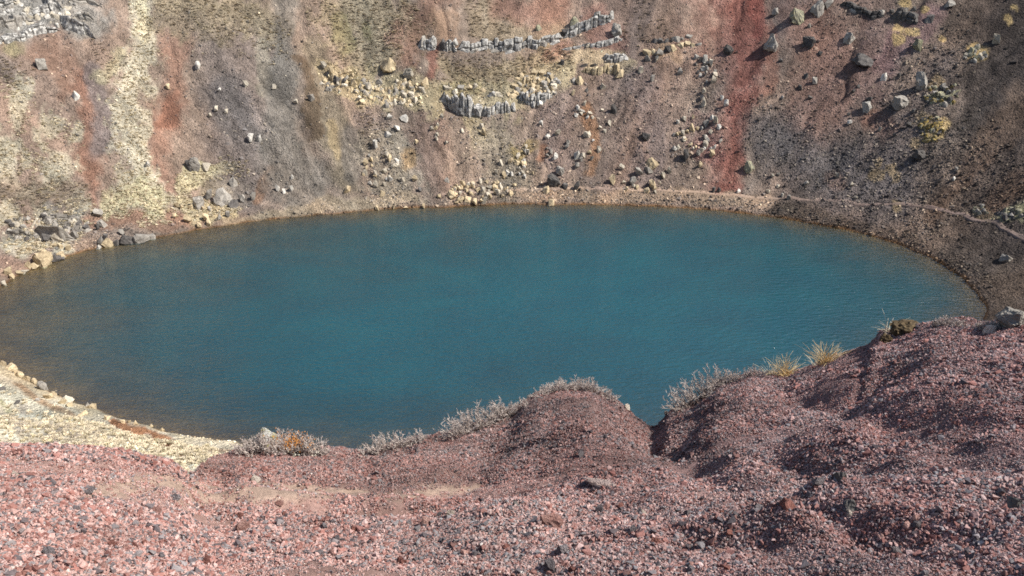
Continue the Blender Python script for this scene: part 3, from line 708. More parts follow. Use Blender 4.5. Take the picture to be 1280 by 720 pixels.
ledge('rock_outcrop', 'grey blocky rock bank above the brown shallows', 'outcrop',
      [(80, 300, 12, 12, 'pale'), (64, 300, 9, 11, 'dark'), (97, 296, 8, 9, 'grey')] + heap(60, 285, 58, 16, 50, 4.5, 9, 0.7, ['grey','dark','grey','pale'], True), ['grey'], faces=[([(60,298),(78,301),(96,296)], [10,17,9], 'grey', 1.6, 2), ([(8,292),(40,294)], [6,7], 'grey', 1.4, 2), ([(50,276),(100,272)], [6,7], 'grey', 1.4, 2)])
ledge('dark_ledge', 'dark lava ledge with a rounded bluish end on the brown slope', 'ledge',
      [(1066, 14, 8, 5, 'grey'), (1098, 19, 8, 7, 'grey'), (1112, 17, 7, 6, 'dark'), (1126, 16, 8, 7, 'grey'), (1138, 13, 7, 5, 'dark'), (1157, 27, 7, 7, 'grey'), (1163, 25, 7, 7, 'dark')], ['dark'],
      faces=[([(1048,4),(1068,14),(1088,21),(1106,19)], [4,7,9,8], 'dark', 1.8, 2), ([(1112,20),(1128,28),(1148,27)], [7,15,9], 'dark', 1.7, 2)])
ledge('lichen_outcrop', 'mustard-yellow lichened outcrop on the dark grey scree', 'outcrop',
      heap(1162, 160, 14, 16, 30, 4.5, 8, 0.8, ['mustard','mustard','dark','green'], True), ['mustard'], faces=[([(1148,160),(1162,163),(1177,157)], [6,9,6], 'mustard', 1.0, 2), ([(1150,174),(1172,175)], [6,6], 'mustard', 1.0, 2)])
ledge('lichen_outcrop', 'yellow-grey jagged outcrop just above the mustard one', 'outcrop',
      heap(1176, 118, 22, 14, 36, 4, 7.5, 0.8, ['green','grey','dark','mustard'], True), ['green'], faces=[([(1158,122),(1178,125),(1198,114)], [6,9,6], 'green', 1.0, 2)])
ledge('lichen_outcrop', 'small pale yellow outcrop uphill of the jagged one', 'outcrop', heap(1216, 68, 16, 9, 12, 5, 9, 0.8, ['green','grey','pale'], True), ['green'])
ledge('lichen_outcrop', 'low greenish lichened rocks above the dark bank path', 'outcrop', heap(1262, 268, 22, 7, 12, 6, 11, 0.6, ['green','dark','grey'], True), ['green'])
ledge('lichen_outcrop', 'small dull green rock cluster beside the brown gully', 'outcrop', heap(1224, 262, 11, 6, 8, 5, 9, 0.6, ['green','grey'], True), ['green'])

# ------------------------------------------------------------------ boulders one can point at
B = [
 (485,82,27,17,'tan','large cracked tan boulder resting above the tan rubble'), (511,91,18,12,'pale','smooth pale grey boulder leaning beside the red gully'),
 (532,104,11,15,'tan','upright tan block standing below the red gully'), (463,107,12,10,'pale','rounded pale stone on the tan rubble outcrop'),
 (769,38,17,15,'grey','squared grey block lying between the upper ledges'), (768,136,10,13,'dark','dark upright boulder alone on the purple slope'),
 (804,170,16,9,'dark','dark slab boulder with a rusty soil trail beneath'), (907,62,16,12,'dark','rough dark boulder in the middle of the red scree streak'),
 (962,53,22,21,'grey','large round grey boulder on the edge of the red streak'), (968,15,11,9,'grey','small grey boulder uphill of the large round one'),
 (997,21,20,17,'green','pale lichen-capped boulder on the brown slope'), (1020,11,19,17,'grey','angular grey boulder beside the lichen-capped one'),
 (1037,4,14,10,'grey',None), (1061,47,16,12,'grey','wedge-shaped grey boulder alone on the brown slope'), (1012,53,16,13,'dark','dark squat boulder below the lichen-capped one'),
 (1078,75,28,12,'dark','low smooth dark mound of rock on the brown slope'), (1145,57,12,13,'green','two-toned boulder with a yellow lichen top'),
 (1152,103,16,20,'grey','tilted grey boulder with a deep shadow by the jagged outcrop'), (1125,128,21,14,'grey','rounded smooth grey boulder below the tilted one'),
 (1083,134,13,12,'white','bright whitish boulder on the dark grey scree'), (1245,49,12,10,'pale','pale boulder high on the dark scree'), (1185,5,14,8,'grey',None),
 (1148,193,18,10,'dark','dark boulder below the mustard outcrop'), (1258,322,15,8,'grey','flat grey boulder beside the bend of the path'), (1195,210,6,5,'grey',None), (1193,222,5,4,'white',None),
 (938,208,15,14,'green','greenish pale boulder at the edge of the dark scree by the red streak'), (892,236,7,7,'dark',None), (899,236,7,6,'dark',None), (923,237,6,5,'white',None),
 (858,194,12,16,'dark','dark upright boulder among pale stones left by the rockslide'), (892,100,8,11,'pale',None), (880,73,10,9,'white',None), (887,78,9,8,'pale',None), (872,70,8,6,'grey',None), (894,92,8,5,'pale',None), (879,113,7,7,'pale',None), (881,128,9,12,'pale',None), (876,121,8,7,'grey',None), (865,158,9,10,'tan',None), (855,147,8,6,'pale',None), (855,172,8,6,'pale',None), (844,185,9,6,'white',None), (848,183,7,7,'pale',None), (881,180,9,8,'pale',None), (890,190,10,8,'tan',None), (882,154,10,8,'grey',None), (893,150,8,9,'pale',None), (872,190,8,8,'grey',None), (874,205,7,7,'tan',None), (848,90,8,9,'grey',None), (810,72,9,8,'grey',None), (820,72,8,7,'pale',None), (800,87,9,8,'pale',None), (816,97,7,8,'grey',None), (906,129,7,9,'white',None), (902,121,6,6,'white',None),
 (692,226,20,17,'dark','large dark grey boulder at the end of the tan rockfall'), (700,212,15,10,'grey','flat grey boulder above the large dark one'), (720,232,10,12,'dark','dark block between the rockfall and the tan cube'), (766,223,11,12,'tan','tan cube-shaped block above the shore path'), (797,214,13,9,'grey','grey rounded boulder near the rusty soil trail'), (790,225,12,9,'grey',None), (817,229,13,10,'tan','pale tan block resting on the upper edge of the shore path'),
 (815,203,17,12,'tan','tan-topped boulder at the end of the rusty soil trail'), (813,213,11,8,'grey',None), (778,209,8,8,'pale',None), (808,237,9,7,'tan',None), (829,217,9,8,'pale',None), (838,211,7,9,'pale',None), (690,252,12,9,'tan','tan block standing on the very waterline'), (683,236,10,9,'tan',None), (706,231,12,6,'dark',None), (721,193,11,9,'white',None), (720,207,9,9,'grey',None), (692,195,9,9,'white',None), (749,186,9,8,'pale',None), (735,167,9,9,'pale',None), (740,197,7,5,'grey',None), (737,189,7,5,'tan',None), (684,170,9,6,'white',None), (696,165,9,6,'pale',None), (677,153,6,6,'white',None), (755,108,10,8,'pale',None), (690,96,8,9,'tan',None), (734,112,5,6,'grey',None), (703,77,10,6,'dark',None), (715,115,6,7,'tan',None), (737,140,9,6,'pale',None), (728,139,9,5,'grey',None), (722,143,7,5,'white',None),
 (246,205,17,15,'grey','craggy grey boulder on top of the straw-coloured bank'), (238,207,9,12,'dark',None), (258,208,12,8,'pale',None), (294,227,12,12,'grey','round grey boulder alone above the straw-coloured bank'), (277,246,23,20,'grey','largest grey boulder on the straw-coloured bank'), (260,242,12,13,'grey','grey boulder leaning against the largest one'), (250,253,17,16,'grey','grey boulder half sunk in straw-coloured grass'), (292,255,17,12,'dark','low dark boulder behind the largest one'), (304,247,11,11,'grey',None), (318,245,9,9,'grey',None), (257,271,11,9,'tan',None), (284,266,9,7,'grey',None), (235,273,11,9,'tan',None), (262,278,9,8,'tan',None), (249,280,8,6,'tan',None),
 (52,322,25,17,'tan','broad tan boulder at the shore of the brown shallows'), (75,321,15,10,'tan','flat tan slab beside the broad tan boulder'), (64,333,13,8,'dark','dark boulder standing in the brown shallows'), (80,331,17,9,'dark','low brown boulder lying in the shallows'), (37,330,9,8,'tan',None), (45,333,10,7,'tan',None), (32,340,12,5,'pale',None), (10,337,14,8,'tan',None), (15,345,8,6,'tan',None), (8,357,8,5,'pale',None), (124,309,7,5,'white',None),
 (136,303,14,10,'tan',None), (126,301,10,10,'grey',None), (131,295,10,7,'dark',None), (147,305,8,7,'dark',None), (160,301,20,12,'dark','dark rounded boulder in the row at the reddish waterline'), (180,304,26,11,'grey','flat-topped brownish boulder in the row at the reddish waterline'), (191,296,11,6,'grey',None), (153,289,9,6,'grey',None), (125,265,12,10,'grey','grey boulder at the foot of the rust-coloured streak'), (130,279,12,9,'grey',None), (122,283,6,8,'dark',None), (28,343,9,6,'tan',None), (115,346,19,6,'tan','submerged pale boulder seen through the brown shallows'),
 (53,80,12,11,'grey','grey boulder under the cracked rock face'), (97,119,10,10,'white','small white boulder on the rust-coloured soil'), (247,81,10,9,'white','bright white boulder alone on the reddish slope'), (212,108,7,6,'tan',None), (313,171,10,9,'white','white boulder beside the grey gully'), (325,172,8,8,'white',None), (306,103,9,7,'pale',None), (270,135,8,7,'pale',None), (282,137,7,5,'pale',None), (263,143,7,5,'pale',None), (185,204,6,8,'white',None), (273,112,6,4,'white',None),
 (349,234,7,8,'white',None), (356,238,7,7,'white',None), (363,235,7,8,'white',None), (433,236,11,7,'tan',None), (366,220,7,6,'white',None), (368,127,7,6,'pale',None), (343,108,8,6,'pale',None), (389,122,9,8,'grey',None), (412,88,9,11,'tan',None), (420,98,10,9,'dark',None), (441,102,11,9,'tan',None), (431,101,9,8,'dark',None), (404,80,10,7,'pale',None), (500,123,7,7,'tan',None), (486,146,9,7,'white',None), (505,147,12,8,'white',None), (495,159,11,6,'white',None), (540,160,6,6,'pale',None), (548,155,7,5,'pale',None), (521,175,6,5,'tan',None), (603,164,9,9,'tan','rounded orange-tan boulder below the columns'), (600,157,8,7,'pale',None),
 (469,180,9,9,'white',None), (486,167,11,7,'white',None), (487,197,8,9,'tan',None), (469,229,9,9,'pale',None), (477,241,10,8,'tan',None), (464,228,8,5,'grey',None), (520,222,12,7,'tan',None), (565,242,15,10,'tan','broad tan slab in the rockfall heap on the shore'), (549,243,9,5,'tan',None), (525,236,8,6,'dark',None), (624,233,10,9,'pale','squarish pale block near the top of the rockfall heap'), (472,259,7,6,'tan',None), (493,258,6,5,'tan',None), (528,258,6,5,'tan',None), (505,268,8,3,'tan',None), (560,224,7,6,'grey',None), (635,216,9,8,'white',None), (638,240,9,8,'tan',None), (597,236,8,6,'tan',None), (613,245,8,7,'tan',None), (584,236,7,6,'tan',None), (570,252,6,4,'tan',None),
]
# the shallow stones of the brown bank and the two flanks
for (x, y, w, h, kd, lb) in B: place_rock(x, y, w*0.84, h*0.84, kd, label=lb)
NB = [(12,453,12,7,'tan'),(30,453,9,9,'tan'),(26,466,9,8,'tan'),(40,470,9,9,'tan'),(46,474,8,8,'tan'),(55,482,16,13,'grey'),(71,490,11,8,'tan'),(86,493,15,10,'pale'),(73,481,8,7,'dark'),(107,502,8,7,'grey'),(91,506,11,7,'tan'),(104,511,11,7,'tan'),(120,510,8,7,'tan'),(80,500,9,6,'tan'),(60,492,9,6,'tan'),(135,518,9,6,'tan'),(150,523,8,5,'tan'),(160,522,6,5,'tan'),(170,526,6,5,'tan'),(188,529,5,4,'tan'),(203,534,7,5,'tan'),(5,447,8,6,'tan'),(18,460,8,6,'pale'),(112,507,6,5,'tan'),(2,488,6,4,'dark'),(18,501,8,4,'dark'),(48,498,7,5,'grey')]
for i, (x, y, w, h, kd) in enumerate(NB):
    lb = {5:'grey boulder in the line of stones edging the grassy near slope', 7:'large flat pale boulder jutting into the water off the near slope'}.get(i)
    place_rock(x+random.uniform(-3, 3), y+random.uniform(-1, 4), w*random.uniform(0.7, 1.15), h*random.uniform(0.6, 0.85), kd, hit=hit_near, label=lb, sink=0.42)
# rockfall heap and other stone trains: the larger ones singly
TR = [((600,238),36,14,46,4.5,8.5,['tan','tan','tan','pale']), ((480,212),26,26,22,4,7,['pale','tan','white']), ((640,215),30,20,20,4,7.5,['pale','tan','white']), ((560,160),30,18,8,4,6,['pale','tan']),
      ((870,165),34,26,26,3.5,7,['pale','white','tan','grey']), ((880,85),14,16,12,3.5,6,['white','grey']), ((720,150),50,34,14,4,7,['pale','white']), ((690,190),45,20,12,4,7,['grey','pale']), ((250,262),40,12,10,4,7,['tan','grey']),
      ((800,232),34,10,8,4,6,['pale','tan']), ((1100,130),45,45,12,4,7,['grey','white','dark']), ((1000,80),40,60,9,4,6,['grey','dark']), ((1030,230),90,18,10,4,7,['grey','pale']), ((70,312),40,10,8,5,8,['tan'])]
for ((cx, cy), rx, ry, n, w0, w1, ks) in TR:
    for b in heap(cx, cy, rx, ry, n, w0, w1, 0.8, ks): place_rock(*b)

# ------------------------------------------------------------------ scattered 'stuff': points + prototype shapes carried in one mesh, instanced by its own nodes
def scatter_nodes():
    ng = bpy.data.node_groups.new('scatter', 'GeometryNodeTree')
    ng.interface.new_socket('Geometry', in_out='INPUT', socket_type='NodeSocketGeometry'); ng.interface.new_socket('Geometry', in_out='OUTPUT', socket_type='NodeSocketGeometry')
    n = lambda t: ng.nodes.new(t)
    gi = n('NodeGroupInput'); go = n('NodeGroupOutput')
    def attr(name, dt):
        a = n('GeometryNodeInputNamedAttribute'); a.data_type = dt; a.inputs['Name'].default_value = name; return a.outputs['Attribute']
    sp = n('GeometryNodeSeparateGeometry'); sp.domain = 'POINT'
    cmp_ = n('FunctionNodeCompare'); cmp_.data_type = 'INT'; cmp_.operation = 'LESS_THAN'
    ng.links.new(attr('proto', 'INT'), cmp_.inputs['A'] if cmp_.inputs['A'].type == 'INT' else cmp_.inputs[2])
    ng.links.new(gi.outputs[0], sp.inputs[0]); ng.links.new(cmp_.outputs[0], sp.inputs[1])
    si = n('GeometryNodeSplitToInstances'); si.domain = 'POINT'
    ng.links.new(sp.outputs['Inverted'], si.inputs['Geometry']); ng.links.new(attr('proto', 'INT'), si.inputs['Group ID'])
    ip = n('GeometryNodeInstanceOnPoints')
    ng.links.new(sp.outputs['Selection'], ip.inputs['Points']); ng.links.new(si.outputs['Instances'], ip.inputs['Instance'])
    ip.inputs['Pick Instance'].default_value = True
    er = n('FunctionNodeEulerToRotation'); ng.links.new(attr('rot', 'FLOAT_VECTOR'), er.inputs[0])
    ng.links.new(er.outputs[0], ip.inputs['Rotation']); ng.links.new(attr('scl', 'FLOAT_VECTOR'), ip.inputs['Scale']); ng.links.new(attr('pick', 'INT'), ip.inputs['Instance Index'])
    ng.links.new(ip.outputs[0], go.inputs[0]); return ng
SCAT = scatter_nodes()
def scatter(name, label, cat, P, rot, scl, cols, protos, mat):
    """protos: list of (verts, tris)"""
    n = len(P); V = [np.asarray(P, np.float32)]; Fs = []; pid = [np.full(n, -1, np.int32)]; off = n
    pc = [np.ones((n, 3))]
    for i, pr in enumerate(protos):
        v, f = pr[0], pr[1]; pc.append(np.asarray(pr[2]) if len(pr) > 2 else np.ones((len(v), 3)))
        V.append(np.asarray(v, np.float32)); Fs.append(np.asarray(f, np.int32)+off); pid.append(np.full(len(v), i, np.int32)); off += len(v)
    V = np.vstack(V); me = mesh_np(name, V, np.vstack(Fs), mat, None, False); m = len(V)-n
    pc4 = np.ones((len(V), 4), np.float32); pc4[:, :3] = np.vstack(pc); me.attributes.new('tint', 'FLOAT_COLOR', 'POINT').data.foreach_set('color', pc4.ravel())
    def add(nm, typ, data, key, w):
        full = np.zeros((m+n, w), np.int32 if typ == 'INT' else np.float32); full[:n] = np.asarray(data).reshape(n, w)
        me.attributes.new(nm, typ, 'POINT').data.foreach_set(key, full.ravel())
    me.attributes.new('proto', 'INT', 'POINT').data.foreach_set('value', np.concatenate(pid))
    add('pick', 'INT', rng.integers(0, len(protos), n), 'value', 1)
    add('rot', 'FLOAT_VECTOR', rot, 'vector', 3); add('scl', 'FLOAT_VECTOR', scl, 'vector', 3)
    c4 = np.ones((n, 4)); c4[:, :3] = np.clip(cols, 0.008, 0.85); add('col', 'FLOAT_COLOR', c4, 'color', 4)
    o = link(bpy.data.objects.new(name, me)); md = o.modifiers.new('scatter', 'NODES'); md.node_group = SCAT
    tag(o, label, cat, kind='stuff'); return o
def bm_arrays(bm):
    bm.verts.ensure_lookup_table(); v = [tuple(q.co) for q in bm.verts]; f = [[w.index for w in fc.verts] for fc in bm.faces]; bm.free(); return v, f
def rock_protos(n, seed, sub=0, npts=11):
    out = []
    for i in range(n):
        v, f = bm_arrays(hull_rock(seed+i, npts, 1, sub, 0.06)); v = [(x, y, z-0.5) for x, y, z in v]; out.append((v, f))
    return out
def tuft_proto(seed, nb=26, spread=0.5, h=0.6):
    r = random.Random(seed); v = []; f = []
    for _ in range(nb):
        a = r.uniform(0, 6.28); ro = r.random()**0.6*spread*0.6; bx, by = ro*math.cos(a), ro*math.sin(a)
        a2 = a+r.uniform(-1, 1); ln = h*r.uniform(0.5, 1.1); out_ = r.uniform(0.1, 0.7)*spread; w = 0.05+0.06*r.random()
        tx, ty = -math.sin(a2)*w, math.cos(a2)*w; i = len(v)
        v += [(bx-tx, by-ty, -0.05), (bx+tx, by+ty, -0.05), (bx+math.cos(a2)*out_*0.5+tx*.7, by+math.sin(a2)*out_*0.5+ty*.7, ln*0.75), (bx+math.cos(a2)*out_, by+math.sin(a2)*out_, ln*(0.9-0.5*out_))]
        f += [(i, i+1, i+2), (i, i+2, i+3)]
    return v, f
def scrub_proto(seed, n=60):
    r = random.Random(seed); v = []; f = []
    for _ in range(n):
        d = Vector((r.gauss(0, 1), r.gauss(0, 1), abs(r.gauss(0, .8)))).normalized()*(0.5*r.random()**0.4); d.z *= 0.8
        t = Vector((r.gauss(0, 1), r.gauss(0, 1), r.gauss(0, 1))).normalized()*0.16; u = Vector((r.gauss(0, 1), r.gauss(0, 1), r.gauss(0, 1))).normalized()*0.11; i = len(v)
        v += [tuple(d-t), tuple(d+t*0.6+u), tuple(d+t-u)]; f.append((i, i+1, i+2))
    return v, f

# random points on the crater mesh, even in the picture
c_lo = int(np.searchsorted(ds, 0.0)); c_hi = int(np.searchsorted(ds, 70.0))
def crater_points(n):
    r = rng.uniform(c_lo, c_hi-1.01, n); c = rng.uniform(0, NPHI-1.01, n); i = r.astype(int); j = c.astype(int); fr = (r-i)[:, None]; fc = (c-j)[:, None]
    bl = lambda A: (A[i, j]*(1-fr)+A[i+1, j]*fr)*(1-fc)+(A[i, j+1]*(1-fr)+A[i+1, j+1]*fr)*fc
    P = bl(CV); px, py = project(P); K = colr[i, j]; d = ds[i]
    ok = (px > -210) & (px < 1470) & (py > -70) & (py < 620)
    return P[ok], px[ok], py[ok], K[ok], d[ok]
def zone_map(items):
    z = np.zeros((CH, CW))
    for (pts, w, v, br) in items: z = np.maximum(z, mask(pts, w, br, 0.6)*v)
    return z
Z_SCREE = zone_map([([(960,150),(1040,215),(1120,220),(1160,270)], [50,60,60,30], 1.0, 0.3), ([(1180,60),(1130,150),(1250,240)], [40,50,60], .9, 0.3), ([(1050,40),(1040,120)], 60, .35, 0.3), ([(960,265),(1060,288),(1140,318),(1210,360)], [10,18,28,36], 1.0, 0.2),
    ([(300,130),(310,220)], 34, .35, 0.4), ([(480,160),(490,230)], 36, .8, 0.5), ([(600,150),(640,220)], 60, .7, 0.5), ([(700,120),(690,225)], 55, .5, 0.4), ([(800,100),(800,225)], 55, .55, 0.4), ([(880,70),(870,190)], [26,40], .8, 0.5), ([(560,120),(690,110)], 30, .6, 0.6), ([(420,100),(530,120)], 26, .7, 0.6),
    ([(560,246),(650,240),(760,250),(960,258)], [14,16,8,8], .8, 0.3), ([(310,278),(470,264),(560,258)], 6, .6, 0.3), ([(60,290),(130,300)], 30, .5, 0.4), ([(0,0),(1300,0)], 10, .1, 0.3), ([(930,0),(915,230)], 30, .12, 0.2), ([(0,450),(100,505),(290,552)], 8, .7, 0.3), ([(100,100),(300,100)], 100, .1, .3)])
Z_GRASS = zone_map([([(182,-40),(182,40),(168,100),(160,150),(165,200),(180,252)], [16,18,26,24,24,32], 1, 0.8), ([(10,110),(25,140)], 22, .7, .8), ([(62,155),(92,168)], 16, .7, .8), ([(5,190),(70,210)], 24, .8, .8), ([(10,270),(60,278),(110,262)], 18, .7, .8), ([(30,300),(75,310)], 22, .8, .8),
    ([(145,252),(184,248)], 20, .9, .8), ([(225,232),(262,216),(300,212)], 13, .9, .7), ([(228,250),(290,268)], 13, .9, .7), ([(215,10),(335,40)], 30, .35, .8), ([(420,20),(520,30)], 30, .3, .8), ([(560,90),(700,75)], 20, .3, .8), ([(-40,500),(60,530),(200,565),(300,575)], [50,45,25,15], .8, .5), ([(590,150),(650,190)], 14, .3, .8)])
Z_SCRUB = zone_map([([(440,10),(500,30),(440,70)], [45,40,30], 1, .7), ([(215,10),(335,40)], 30, .7, .8), ([(565,80),(640,80),(700,68)], 22, .9, .7), ([(590,5),(620,40)], 24, .9, .7), ([(0,235),(100,240)], 18, .8, .6), ([(0,80),(20,100)], 18, .7, .6), ([(130,60),(150,90)], 16, .5, .7), ([(560,105),(620,100)], 14, .6, .8), ([(20,528),(110,547)], 16, .7, .7), ([(480,140),(460,150)], 14, .7, .7), ([(790,30),(830,40)], 22, .4, .7)])
P, px, py, K, d = crater_points(860000)
u = rng.random(len(P))
sel = u < sample(Z_SCREE, px, py)*0.26+0.016
Ps = P[sel]; Ks = K[sel]; n = len(Ps); dist = np.linalg.norm(Ps-np.array([0, 0, HC]), axis=1)
size = np.clip(rng.lognormal(-1.55, 0.45, n), 0.09, 0.75)*np.clip(dist/170, 0.45, 1.1)
tone = rng.choice([0.5, 0.8, 1.1, 1.6, 2.4], n, p=[.20,.26,.25,.17,.12])[:, None]
cols = (Ks*0.6+Ks.mean(1, keepdims=True)*0.4)*tone*np.where(tone > 1.4, np.array([[1.06, 1.0, 0.86]]), 1.0)
scatter('scree', 'loose angular scree strewn over the crater slope', 'scree', Ps+np.array([0, 0, 0.02]), rng.uniform(0, 6.28, (n, 3)), size[:, None]*rng.uniform(0.7, 1.25, (n, 3)), cols, rock_protos(8, 300), M_SCREE)
u = rng.random(len(P)); sel = (u < sample(Z_GRASS, px, py)*0.22) & (d > 3)
Ps = P[sel]; n = len(Ps); s_ = rng.uniform(0.35, 0.85, n)
base = lin((212,199,172))*ALB*1.0
cols = base*rng.uniform(0.7, 1.25, (n, 1))*np.where(rng.random((n, 1)) < 0.12, np.array([[0.8, 0.8, 0.7]]), np.ones((1, 3)))
scatter('dry_grass', 'pale straw-coloured dry grass growing in strips on the slope', 'grass', Ps, np.c_[rng.normal(0, .15, (n, 2)), rng.uniform(0, 6.28, n)], np.c_[s_, s_, s_*rng.uniform(0.3, 0.6, n)], cols, [tuft_proto(500+i) for i in range(6)], M_TUFT)
u = rng.random(len(P)); sel = (u < sample(Z_SCRUB, px, py)*0.16) & (d > 4)
Ps = P[sel]; Ks = K[sel]; n = len(Ps); s_ = rng.uniform(0.35, 0.95, n)
pal = np.array([lin((172,156,134)), lin((150,138,126)), lin((178,158,124)), lin((138,130,94)), lin((128,112,98))])*ALB*1.2
cols = 0.5*Ks*1.05+0.5*pal[rng.choice(5, n, p=[.34,.26,.2,.06,.14])]*rng.uniform(0.75, 1.2, (n, 1))
scatter('low_scrub', 'low brown heath scrub covering the upper slope', 'scrub', Ps, np.c_[rng.normal(0, .1, (n, 2)), rng.uniform(0, 6.28, n)], np.c_[s_, s_, s_*rng.uniform(0.28, 0.45, n)], cols, [scrub_proto(600+i) for i in range(6)], M_SCRUB)

# ------------------------------------------------------------------ scoria gravel on the near rim
def rim_points(n, u0, u1):
    az = rng.uniform(-1.0, 1.0, n); rc = np.interp(az, s_az, s_rc); r = np.sqrt(rng.uniform(u0*u0, u1*u1, n))*rc
    z = rim_z(az, r); P = np.stack([r*np.sin(az), r*np.cos(az), z], -1); px, py = project(P)
    ok = (px > -700) & (px < 2000) & (py < 860) & (py > 200)
    return P[ok], px[ok], py[ok], r[ok]
def rim_normals(P):
    e_ = 0.03; f = lambda x, y: rim_z(np.arctan2(x, y), np.hypot(x, y))
    x, y = P[:, 0], P[:, 1]; zx = (f(x+e_, y)-f(x-e_, y))/(2*e_); zy = (f(x, y+e_)-f(x, y-e_))/(2*e_)
    nv = np.stack([-zx, -zy, np.ones(len(x))], -1); return nv/np.linalg.norm(nv, axis=1, keepdims=True)
PAL = np.array([lin(c) for c in [(206,176,168),(200,164,155),(188,146,136),(164,120,111),(160,152,151),(120,111,112),(222,208,198)]])
def cluster_proto(seed, n=36, rad=0.046, med=0.0070):
    r = random.Random(seed); V = []; Fq = []; C = []
    for k in range(n):
        bm = hull_rock(seed*31+k, 10, 1, 0, 0); v, f = bm_arrays(bm); v = np.array(v)-np.array([0, 0, 0.5])
        sz = min(max(math.exp(r.gauss(math.log(med), 0.50)), 0.0032), 0.022)
        M = np.array(Matrix.Rotation(r.uniform(0, 6.28), 3, Vector((r.gauss(0, 1), r.gauss(0, 1), r.gauss(0, 1))).normalized()))
        v = (v*np.array([sz*r.uniform(.8, 1.25), sz*r.uniform(.8, 1.25), sz*r.uniform(.6, 1)]))@M.T
        q = rad*math.sqrt(r.random()); t = r.uniform(0, 6.28); v += np.array([q*math.cos(t), q*math.sin(t), sz*r.uniform(0.0, 0.45)])
        Fq += [[i+len(V) for i in ff] for ff in f]; V += v.tolist()
        c = PAL[r.choices(range(7), [.23, .23, .19, .12, .11, .07, .05])[0]]*r.uniform(0.8, 1.15); C += [tuple(c)]*len(v)
    return V, Fq, C
def gravel(P, px, py, r, smin, smax):
    n = len(P); _, tan_ = rim_tone(px, py, P[:, 0], P[:, 1]); t = ss(150, 1150, px+80*fbm(P[:, 0], P[:, 1], 3, 64))[:, None]
    c = np.array([[0.84, 0.82, 0.81]])*(1-t)+np.array([[0.62, 0.63, 0.67]])*t; c = c*(1-0.27*ridge(px, py))[:, None]*rng.uniform(0.85, 1.12, (n, 1))*(1+0.3*fbm(P[:, 0]/0.4, P[:, 1]/0.4, 3, 65))[:, None]  # gravel tint on the ridge carries the same painted shade
    nv = rim_normals(P); cz = rng.uniform(0, 6.28, n); nx = nv[:, 0]*np.cos(cz)+nv[:, 1]*np.sin(cz); ny = -nv[:, 0]*np.sin(cz)+nv[:, 1]*np.cos(cz)
    rot = np.stack([-np.arcsin(ny), np.arctan2(nx, nv[:, 2]), cz], -1)
    s_ = rng.uniform(smin, smax, n)[:, None]*np.ones((1, 3))
    fine = ss(0.06, 0.34, fbm(P[:, 0]/0.7+7, P[:, 1]/0.5, 4, 67)); hue = fbm(P[:, 0]/0.6+3, P[:, 1]/0.5, 3, 68)[:, None]; c = c*(1+np.concatenate([0.10*hue, -0.03*hue, -0.06*hue], 1)); s_ = s_*(1-0.35*fine[:, None]); return P, rot, s_, c, rng.random(n) > np.maximum(tan_*0.93, fine*(0.45+0.38*ss(850, 500, px)*(1-ridge(px, py))))
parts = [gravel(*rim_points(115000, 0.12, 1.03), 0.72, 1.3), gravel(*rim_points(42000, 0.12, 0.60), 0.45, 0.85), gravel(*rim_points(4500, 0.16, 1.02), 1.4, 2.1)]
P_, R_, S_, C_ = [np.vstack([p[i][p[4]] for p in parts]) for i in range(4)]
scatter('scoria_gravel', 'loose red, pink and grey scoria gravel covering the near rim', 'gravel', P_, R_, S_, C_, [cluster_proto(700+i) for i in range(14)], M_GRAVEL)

# single larger stones lying on the gravel
RB = [(320,598,12,9,'fpale','bright white stone on the sandy shelf below the lichened shrub'), (302,659,16,15,'pink','squarish pink scoria lump standing out of the gravel'), (19,591,9,7,'fpale','small pinkish white stone on the outer left-hand gravel shoulder'),
      (690,652,26,18,'pink','blocky pink scoria lump half buried in coarse gravel'), (985,633,24,12,'red','brick-red scoria lump at the end of a shadowed hollow'), (1048,594,14,11,'dark','blackish lump above the shadowed hollow'), (1022,604,15,10,'fgrey','grey clinker lump on the lip of the shadowed hollow'),
      (1062,634,18,9,'dark','dark flat stone below the shadowed hollow'), (532,652,14,13,'pink',None), (562,642,13,10,'fpale',None), (113,614,11,8,'fgrey',None), (690,708,16,13,'fgrey',None), (700,690,14,14,'fgrey',None), (802,640,12,9,'fpale',None), (645,630,10,9,'dark',None), (725,568,9,7,'fgrey',None),
      (1063,641,8,7,'fpale',None), (1268,632,26,18,'dark','dark lump in the hollow at the steep gravel edge'), (400,690,12,9,'fgrey',None), (220,620,12,7,'fgrey',None), (140,680,12,9,'red',None), (60,690,13,9,'fgrey',None), (195,638,11,8,'pink',None), (500,700,13,9,'red',None), (820,676,12,9,'red',None), (900,690,14,10,'pink',None), (1120,690,13,10,'fgrey',None), (1200,640,11,8,'red',None), (580,690,12,9,'pink',None), (860,640,10,8,'fgrey',None), (25,660,12,8,'pink',None), (260,700,13,10,'red',None), (350,650,10,8,'fgrey',None), (440,660,10,8,'red',None)]
ADJ.update({'red':'brick-red','pink':'pink','fgrey':'grey','fpale':'whitish'})
for (x, y, w, h, kd, lb) in RB: place_rock(x, y, w, h, kd, hit=hit_rim, label=lb, name='scoria_stone', zone='lying loose in the near gravel')
for k in range(60):
    x = random.uniform(10, 1270); y = random.uniform(625, 716); w = random.uniform(6, 10)
    place_rock(x, y, w, w*random.uniform(0.6, 0.9), random.choice(['red','pink','fgrey','pink','fgrey']), hit=hit_rim, name='scoria_stone', zone='lying loose in the near gravel')
